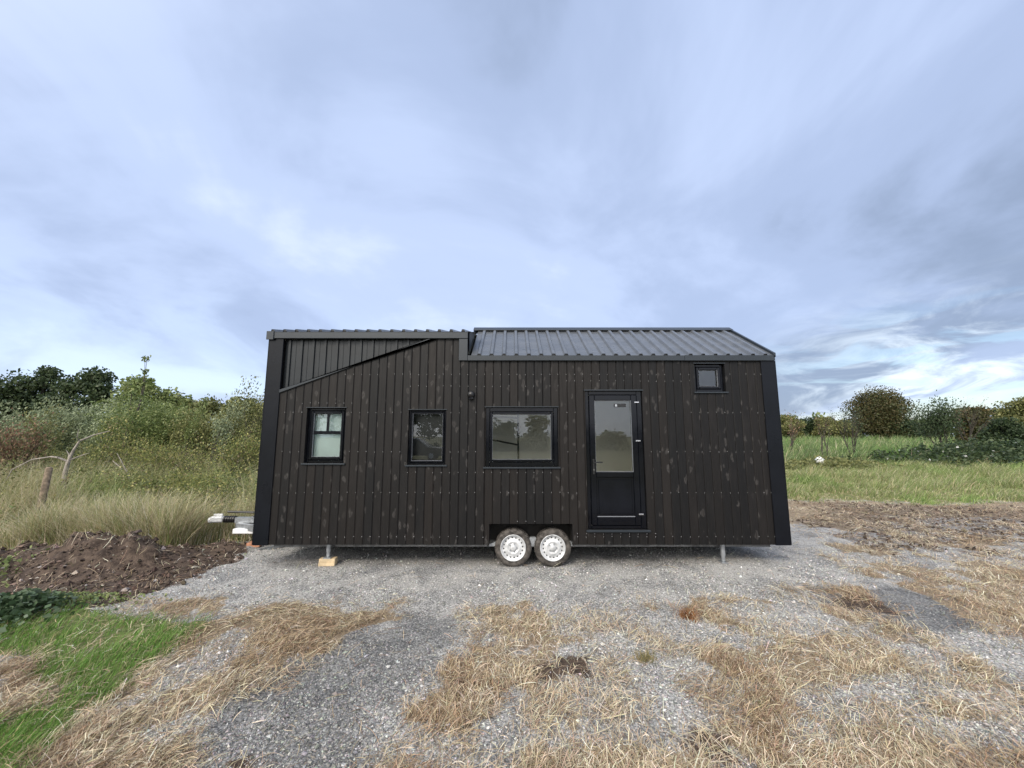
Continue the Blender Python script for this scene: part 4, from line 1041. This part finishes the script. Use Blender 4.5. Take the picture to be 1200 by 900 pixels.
# black wheel box
b = MB(); b.box(-.345, .89, YF + .022, YF + .36, .61, .63); b.box(-.345, -.332, YF + .022, YF + .36, .3, .609); b.box(.877, .89, YF + .022, YF + .36, .3, .609); b.box(-.345, .89, YF + .36, YF + .37, .3, .63)
hb(b, 'wheel_box', M['under'])
for wx in (.017, .592):
    cz = .262; cy = YF + .055
    b = MB(); prof = [(.178, .02), (.182, .004), (.196, -.002), (.222, -.006), (.242, 0), (.256, .012), (.262, .03), (.264, .085), (.262, .14), (.25, .165), (.18, .165)]
    b.lathe(prof, (wx, cy, cz), 64)
    nt = 60
    for k in range(nt):
        t = 2 * math.pi * k / nt; c_, s_ = math.cos(t), math.sin(t); tx, tz = -s_, c_
        r0, r1 = .247, .267
        for yy0, yy1 in ((.008, .05), (.09, .155)):
            v = [(wx + c_ * rr + tx * q, cy + yy, cz + s_ * rr + tz * q) for rr in (r0, r1) for yy in (yy0, yy1) for q in (-.0075, .0075)]
            b.add(v, [(4, 5, 7, 6), (0, 1, 5, 4), (2, 6, 7, 3), (0, 4, 6, 2), (1, 3, 7, 5)])
    whl = hb(b, 'wheel', M['rubber'], True)
    b = MB(); b.lathe([(.183, .012), (.186, -.006), (.180, -.010), (.172, -.002), (.164, .020), (.155, .030), (.120, .022), (.098, .008), (.090, .004), (.072, .006), (.066, .014), (.046, .012), (.042, -.006), (.036, -.012), (0, -.014)], (wx, cy, cz), 64)
    nh = 16
    for k in range(nh):
        t = 2 * math.pi * k / nh + .1; c_, s_ = math.cos(t), math.sin(t); pts = []
        for q in range(8):
            a = 2 * math.pi * q / 8; du, dv = .0115 * math.cos(a), .0085 * math.sin(a); rr = .138 + dv * 1.2
            pts.append((wx + c_ * rr - s_ * du, cy + .0262 - (0.138 - rr) * .1 - .004, cz + s_ * rr + c_ * du))
        b.add(pts, [tuple(range(8))], 1)
    for k in range(5):
        t = 2 * math.pi * k / 5; b.tube((wx + .055 * math.cos(t), cy + .015, cz + .055 * math.sin(t)), (wx + .055 * math.cos(t), cy - .008, cz + .055 * math.sin(t)), .009, n=6, m=2)
    rm = hb2(b, 'rim', [M['rim'], M['dark_hole'], M['galv']], whl); rm.data.polygons.foreach_set('use_smooth', [i < 64 * 14 for i in range(len(rm.data.polygons))])
# jack legs
for jx, zf in ((-2.69, .105), (3.09, hz(3.09, 6.1) + .0)):
    b = MB(); b.tube((jx, YF + .13, zf + .02), (jx, YF + .13, .33), .027, n=12); b.tube((jx, YF + .13, zf + .09), (jx, YF + .13, .34), .034, n=12); b.box(jx - .055, jx + .055, YF + .075, YF + .185, zf, zf + .014)
    hb(b, 'jack_leg', M['galv'])
# --- drawbar at the left end
b = MB()
def beam(b, p0, p1, w, h, m=0):
    p0 = Vector(p0); p1 = Vector(p1); d = (p1 - p0).normalized(); s = Vector((-d.y, d.x, 0)).normalized() * w / 2; u = Vector((0, 0, h / 2))
    v = [p + a * s + c * u for p in (p0, p1) for a, c in ((-1, -1), (1, -1), (1, 1), (-1, 1))]
    b.add(v, [(0, 1, 2, 3), (7, 6, 5, 4), (0, 4, 5, 1), (1, 5, 6, 2), (2, 6, 7, 3), (3, 7, 4, 0)], m)
zd = .34
beam(b, (-3.55, 6.55, zd), (-4.72, 7.0, zd), .06, .10); beam(b, (-3.55, 7.6, zd), (-4.72, 7.12, zd), .06, .10)
beam(b, (-3.75, 7.06, zd + .09), (-4.78, 7.06, zd + .09), .09, .09)
b.box(-4.5, -4.25, 6.95, 7.17, zd + .137, zd + .15)
db = hb(b, 'drawbar', M['galv'])
b = MB(); b.tube((-4.78, 7.06, zd + .10), (-5.0, 7.06, zd + .10), .05, .035, 10); 
for k in range(5): b.tube((-4.80 - k * .04, 7.06, zd + .10), (-4.825 - k * .04, 7.06, zd + .10), .058, n=12)
hb2(b, 'rubber_gaiter', M['black'], db)
b = MB(); b.box(-5.22, -5.0, 7.01, 7.11, zd + .05, zd + .15, bev=.02); b.tube((-5.24, 7.06, zd + .08), (-5.18, 7.06, zd + .10), .05, .045, 12); b.box(-5.18, -5.02, 7.045, 7.075, zd + .15, zd + .19, bev=.008)
hb2(b, 'coupling', M['rim'], db)
b = MB(); b.tube((-4.45, 7.0, zd + .16), (-4.2, 7.0, zd + .21), .014); b.tube((-4.9, 7.0, zd + .235), (-4.45, 7.0, zd + .225), .018); b.tube((-4.45, 7.0, zd + .225), (-3.9, 7.0, zd + .22), .012)
hb2(b, 'handbrake_lever', M['black'], db)
b = MB(); b.box(-4.70, -4.10, 6.86, 6.95, zd - .10, zd - .02, bev=.01); b.tube((-4.0, 6.9, zd - .12), (-4.0, 6.9, zd + .28), .03); hb2(b, 'brake_linkage', M['white'], db)
for o in list(root.children): 
    if '_org' in o: del o['_org']

# --- loose things under and around
b = MB(); b.box(-.115, .115, -.06, .06, 0, .050, bev=.004); b.box(-.11, .118, -.055, .055, .0505, .10, bev=.004)
wb = b.build('timber_block', M['wood']); wb.location = (-2.69, YF + .13, .0)
wb.rotation_euler[2] = .06
wb.location.z = .003
tag(wb, 'pale timber offcut block under the left jack leg', 'wood block')
b = MB(); b.box(-.10, .10, -.09, .09, 0, .07, bev=.004)
wb = b.build('timber_block', M['redwood']); wb.location = (-4.32, 6.90, hz(-4.32, 6.9) - .01); wb.rotation_euler[2] = .2
tag(wb, 'reddish timber block on the gravel below the left corner of the house', 'wood block')
b = MB(); b.box(-.45, .45, -.018, .018, 0, .022)
for k, (xx, yy, a, lab) in enumerate([(-3.95, 7.02, .95, 'thin pale batten lying under the left end, nearer the red block'), (-3.82, 7.06, .95, 'thin pale batten lying under the left end, right of its twin')]):
    bb = MB(); bb.box(-.35, .35, -.016, .016, 0, .022); o = bb.build('batten', M['galv']); o.location = (xx, yy, hz(xx, yy) + .012); o.rotation_euler[2] = a; tag(o, lab, 'batten')
# rusty tuft on the gravel
def tuft(name, label, px, py, n, L, cols, sd):
    X, Y = on_ground(px, py); r = np.random.default_rng(sd)
    x = r.normal(0, .05, n); y = r.normal(0, .04, n); z = np.zeros(n)
    V, Fc, C = upright(x, y, r.uniform(.4, 1, n) * L, r.uniform(.003, .006, n), r.uniform(.2, .9, n), .1, palette(n, cols, [1] * len(cols)), z0=z)
    o = link(name, new_mesh(name, V, Fc, M['straw'], C), None, (X, Y, hz(X, Y))); tag(o, label, 'dry plant')
tuft('dry_tuft', 'small rusty brown tuft alone on the gravel in front of the door', 807, 724, 420, .11, [(.24, .10, .04), (.34, .17, .08), (.14, .07, .03)], 4)
tuft('grass_tuft', 'small olive grass tuft in the gravel below the right wheel', 757, 772, 260, .10, [(.20, .19, .08), (.34, .28, .14)], 5)
# white bag in the field
X, Z = at_depth(960, 536, 19.3)
b = MB(); r = np.random.default_rng(3); nn = 10
ringz = [0, .08, .18, .26, .31]; rad = [.13, .17, .15, .10, .03]; v = []
for i, zz in enumerate(ringz):
    for k in range(nn):
        t = 2 * math.pi * k / nn; q = rad[i] * (1 + r.normal(0, .14)); v.append((q * math.cos(t) * 1.3, q * math.sin(t), zz + r.normal(0, .01)))
b.add(v, [(i * nn + k, i * nn + (k + 1) % nn, (i + 1) * nn + (k + 1) % nn, (i + 1) * nn + k) for i in range(4) for k in range(nn)] + [tuple(range(4 * nn, 5 * nn)), tuple(range(nn - 1, -1, -1))])
o = b.build('bag', M['white'], None, True); o.location = (X, 19.3, hz(X, 19.3) + .28); tag(o, 'crumpled white bag caught on brambles in the field right of the house', 'bag')

# --- what the windows mirror: a parked car and a row of trees behind the viewer
def car():
    cx, cy = -7.7, -20.0
    r = empty('parked_car', (cx, cy, hz(cx, cy)), label='dark estate car mirrored in the second window from the left', cat='car')
    prof = [(-2.2, .35), (2.25, .35), (2.32, .62), (2.2, .88), (1.2, 1.02), (.45, 1.55), (-.2, 1.66), (-1.6, 1.63), (-2.15, 1.15), (-2.3, .9)]
    b = MB(); b.prism([p for p in prof], -.85, .85); b.build('body', M['carpaint'], r)
    for s in (-.87, .852):
        b = MB(); b.prism([(1.0, 1.04), (.4, 1.48), (-.15, 1.56), (-1.5, 1.54), (-1.85, 1.12)], s, s + .018); b.build('side_window', M['glasscar'], r)
        b = MB(); b.tube((.5, s, 1.66), (-1.6, s, 1.70), .035); b.build('roof_rail', M['lightpaint'], r)
    b = MB(); b.prism([(1.25, 1.02), (.5, 1.60), (.38, 1.60), (1.10, 1.0)], .871, .92); b.build('windscreen_pillar', M['lightpaint'], r)
    for wx in (-1.4, 1.4):
        for s in (-.88, .70):
            b = MB(); b.lathe([(.0, 0), (.2, .0), (.33, .0), (.33, .18), (0, .18)], (wx, s, .33), 24); w = b.build('wheel', M['rubber'], r)
            if s > 0: b = MB(); b.lathe([(0, .19), (.2, .185)], (wx, s, .33), 16); b.build('rim', M['rim'], w)
    b = MB(); b.box(2.1, 2.26, .55, .84, .66, .80, bev=.02); b.build('headlight', M['white'], r)
M['glasscar'] = simple('dark_car_glass', (.05, .06, .07), .08, 0, .6, var=.05, bstr=0)
car()
parts_v, parts_f, parts_c = [], [], []; base = 0
for k, X in enumerate(np.arange(-38, 40, 5.2)):
    h = 2.6 + .6 * math.sin(k * 2.3) + (4.4 if X < -6 else 1.8 if X < 6 else 0)
    Vt, Ft, (V, Fc, C) = dense(300 + k, h, 6.5, 'dark' if k % 2 else 'olive', .45, 1600, 18, .03)
    V = V + np.array([X, -42 + 3 * math.sin(k), 0]); parts_v.append(V); parts_f.append(Fc + base); parts_c.append(C); base += len(V)
tag(link('distant_treeline', new_mesh('distant_treeline', np.concatenate(parts_v), np.concatenate(parts_f), M['leaf'], np.concatenate(parts_c))), 'dark treeline across the lane, mirrored in the window glass', 'treeline', kind='stuff')
# far wood closing the horizon around the fields
parts_v, parts_f, parts_c = [], [], []; base = 0; r = np.random.default_rng(9)
for k in range(90):
    a = R(-62 + 124 * k / 89 + r.uniform(-.5, .5)); d = 120 + r.uniform(-15, 25); X, Y = math.sin(a) * d, math.cos(a) * d
    h = r.uniform(3.5, 6.0); Vt, Ft, (V, Fc, C) = dense(500 + k, h, 9, ['dark', 'olive', 'dark', 'green'][k % 4], .8, 420, 12, .03)
    V = V + np.array([X, Y, hz(X, Y) - .2]); parts_v.append(V); parts_f.append(Fc + base); parts_c.append(C); base += len(V)
tag(link('far_wood', new_mesh('far_wood', np.concatenate(parts_v), np.concatenate(parts_f), M['leaf'], np.concatenate(parts_c))), 'low far off wood along the horizon', 'wood', kind='stuff')

# ------------------------------------------------------------------ sky, sun, camera
SUN_EL, SUN_AZ = R(38), R(205)     # azimuth measured clockwise from +Y (behind the viewer, slightly left)
w = bpy.data.worlds.new('World'); scene.world = w; w.use_nodes = True
nt = w.node_tree; nt.nodes.clear()
class WT(NT):
    def __init__(s, t): s.t = t
t = WT(nt)
sky = t.n('ShaderNodeTexSky', sky_type='NISHITA', sun_disc=False, sun_elevation=SUN_EL, sun_rotation=SUN_AZ, air_density=1.0, dust_density=1.2, ozone_density=1.5)
bg1 = t.n('ShaderNodeBackground', inp={'Color': sky.outputs[0], 'Strength': .12})
d = t.n('ShaderNodeTexCoord').outputs['Generated']
sp = t.n('ShaderNodeSeparateXYZ'); t.set(sp, 0, d)
zc = t.math('ADD', t.math('MAXIMUM', sp.outputs[2], 0), .28)
uv = t.n('ShaderNodeCombineXYZ', inp={0: t.math('DIVIDE', sp.outputs[0], zc), 1: t.math('DIVIDE', sp.outputs[1], zc), 2: 0}).outputs[0]
uvr = t.map(uv, (1.0, .80, 1), (0, 0, R(-38)), (3.1, 1.7, 0))
nA = t.noise(uvr, .55, 7, .55, .7).outputs[0]
nB = t.noise(t.map(uv, (1, .8, 1), (0, 0, R(20)), (8, 4, 2)), 1.5, 6, .55, .6).outputs[0]
nC = t.noise(t.map(uv, (1, 1, 1), (0, 0, 0), (2, 9, 0)), .33, 3, .5).outputs[0]
f = t.math('ADD', t.math('MULTIPLY', nA, .52), t.math('ADD', t.math('MULTIPLY', nB, .26), t.math('MULTIPLY', nC, .22)))
band = t.math('MULTIPLY', t.mr(sp.outputs[0], .12, .62), t.mr(sp.outputs[2], .62, .34))
f = t.math('SUBTRACT', f, t.math('MULTIPLY', band, .10))
cr = t.n('ShaderNodeValToRGB'); t.set(cr, 0, f); e = cr.color_ramp; e.interpolation = 'EASE'
e.elements[0].position = .36; e.elements[0].color = (.235, .295, .42, 1)
e.elements[1].position = .66; e.elements[1].color = (.72, .79, .88, 1)
for p_, c_ in ((.44, (.345, .425, .61, 1)), (.52, (.44, .53, .74, 1)), (.58, (.555, .64, .81, 1))):
    q = e.elements.new(p_); q.color = c_
# brighter where the veiled sun stands behind the cloud
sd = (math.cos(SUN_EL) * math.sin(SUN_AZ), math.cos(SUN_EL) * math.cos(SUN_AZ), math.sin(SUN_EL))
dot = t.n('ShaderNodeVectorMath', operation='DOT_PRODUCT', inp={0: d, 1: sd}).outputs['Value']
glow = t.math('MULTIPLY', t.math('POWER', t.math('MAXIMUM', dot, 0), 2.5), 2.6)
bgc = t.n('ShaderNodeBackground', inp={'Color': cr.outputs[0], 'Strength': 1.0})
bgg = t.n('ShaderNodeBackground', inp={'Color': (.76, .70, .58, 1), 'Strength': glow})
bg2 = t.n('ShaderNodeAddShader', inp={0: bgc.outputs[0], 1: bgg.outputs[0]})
# breaks in the cloud low on the right
brk = t.math('MULTIPLY', t.mr(sp.outputs[2], .30, .08), t.mr(sp.outputs[0], .45, .75))
nD = t.noise(t.map(d, (3, 3, 9)), 2.1, 6, .6, .8).outputs[0]
white = t.math('MULTIPLY', brk, t.mr(nD, .42, .66))
hole = t.math('MULTIPLY', brk, t.mr(t.noise(t.map(d, (3, 3, 12), loc=(5, 3, 1)), 1.9, 5, .55, .6).outputs[0], .50, .60))
bgw = t.n('ShaderNodeBackground', inp={'Color': (.78, .88, .97, 1), 'Strength': 1.05})
lowl = t.math('MULTIPLY', t.mr(sp.outputs[2], .34, .02), t.mr(sp.outputs[0], .25, -.55))
lowl = t.math('MULTIPLY', lowl, t.mr(nB, .38, .62))
bgl = t.n('ShaderNodeBackground', inp={'Color': (.60, .76, .95, 1), 'Strength': 1.0})
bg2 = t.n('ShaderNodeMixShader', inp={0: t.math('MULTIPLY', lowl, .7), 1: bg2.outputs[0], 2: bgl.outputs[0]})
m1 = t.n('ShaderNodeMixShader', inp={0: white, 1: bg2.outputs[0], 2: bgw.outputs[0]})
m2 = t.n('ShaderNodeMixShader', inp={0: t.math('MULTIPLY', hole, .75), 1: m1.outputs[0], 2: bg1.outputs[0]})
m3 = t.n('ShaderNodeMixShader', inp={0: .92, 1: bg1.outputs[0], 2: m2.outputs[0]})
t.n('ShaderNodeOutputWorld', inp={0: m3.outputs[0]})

sl = bpy.data.lights.new('sun', 'SUN'); sl.energy = 1.5; sl.angle = R(16); sl.color = (1, .90, .76)
so = bpy.data.objects.new('sun', sl); COL.objects.link(so)
so.rotation_euler = Vector(sd).to_track_quat('Z', 'Y').to_euler(); so.location = (0, -5, 12)

cam = bpy.data.cameras.new('camera'); cam.sensor_width = 36; cam.lens = 36 * F / 1200; cam.clip_end = 3000; cam.clip_start = .05
co = bpy.data.objects.new('camera', cam); COL.objects.link(co); co.location = (0, 0, H); co.rotation_euler = (math.pi / 2 + P, 0, 0)
scene.camera = co
vs = scene.view_settings; vs.view_transform = 'Standard'; vs.look = 'None'; vs.gamma = 1; vs.exposure = .52; vs.use_curve_mapping = False
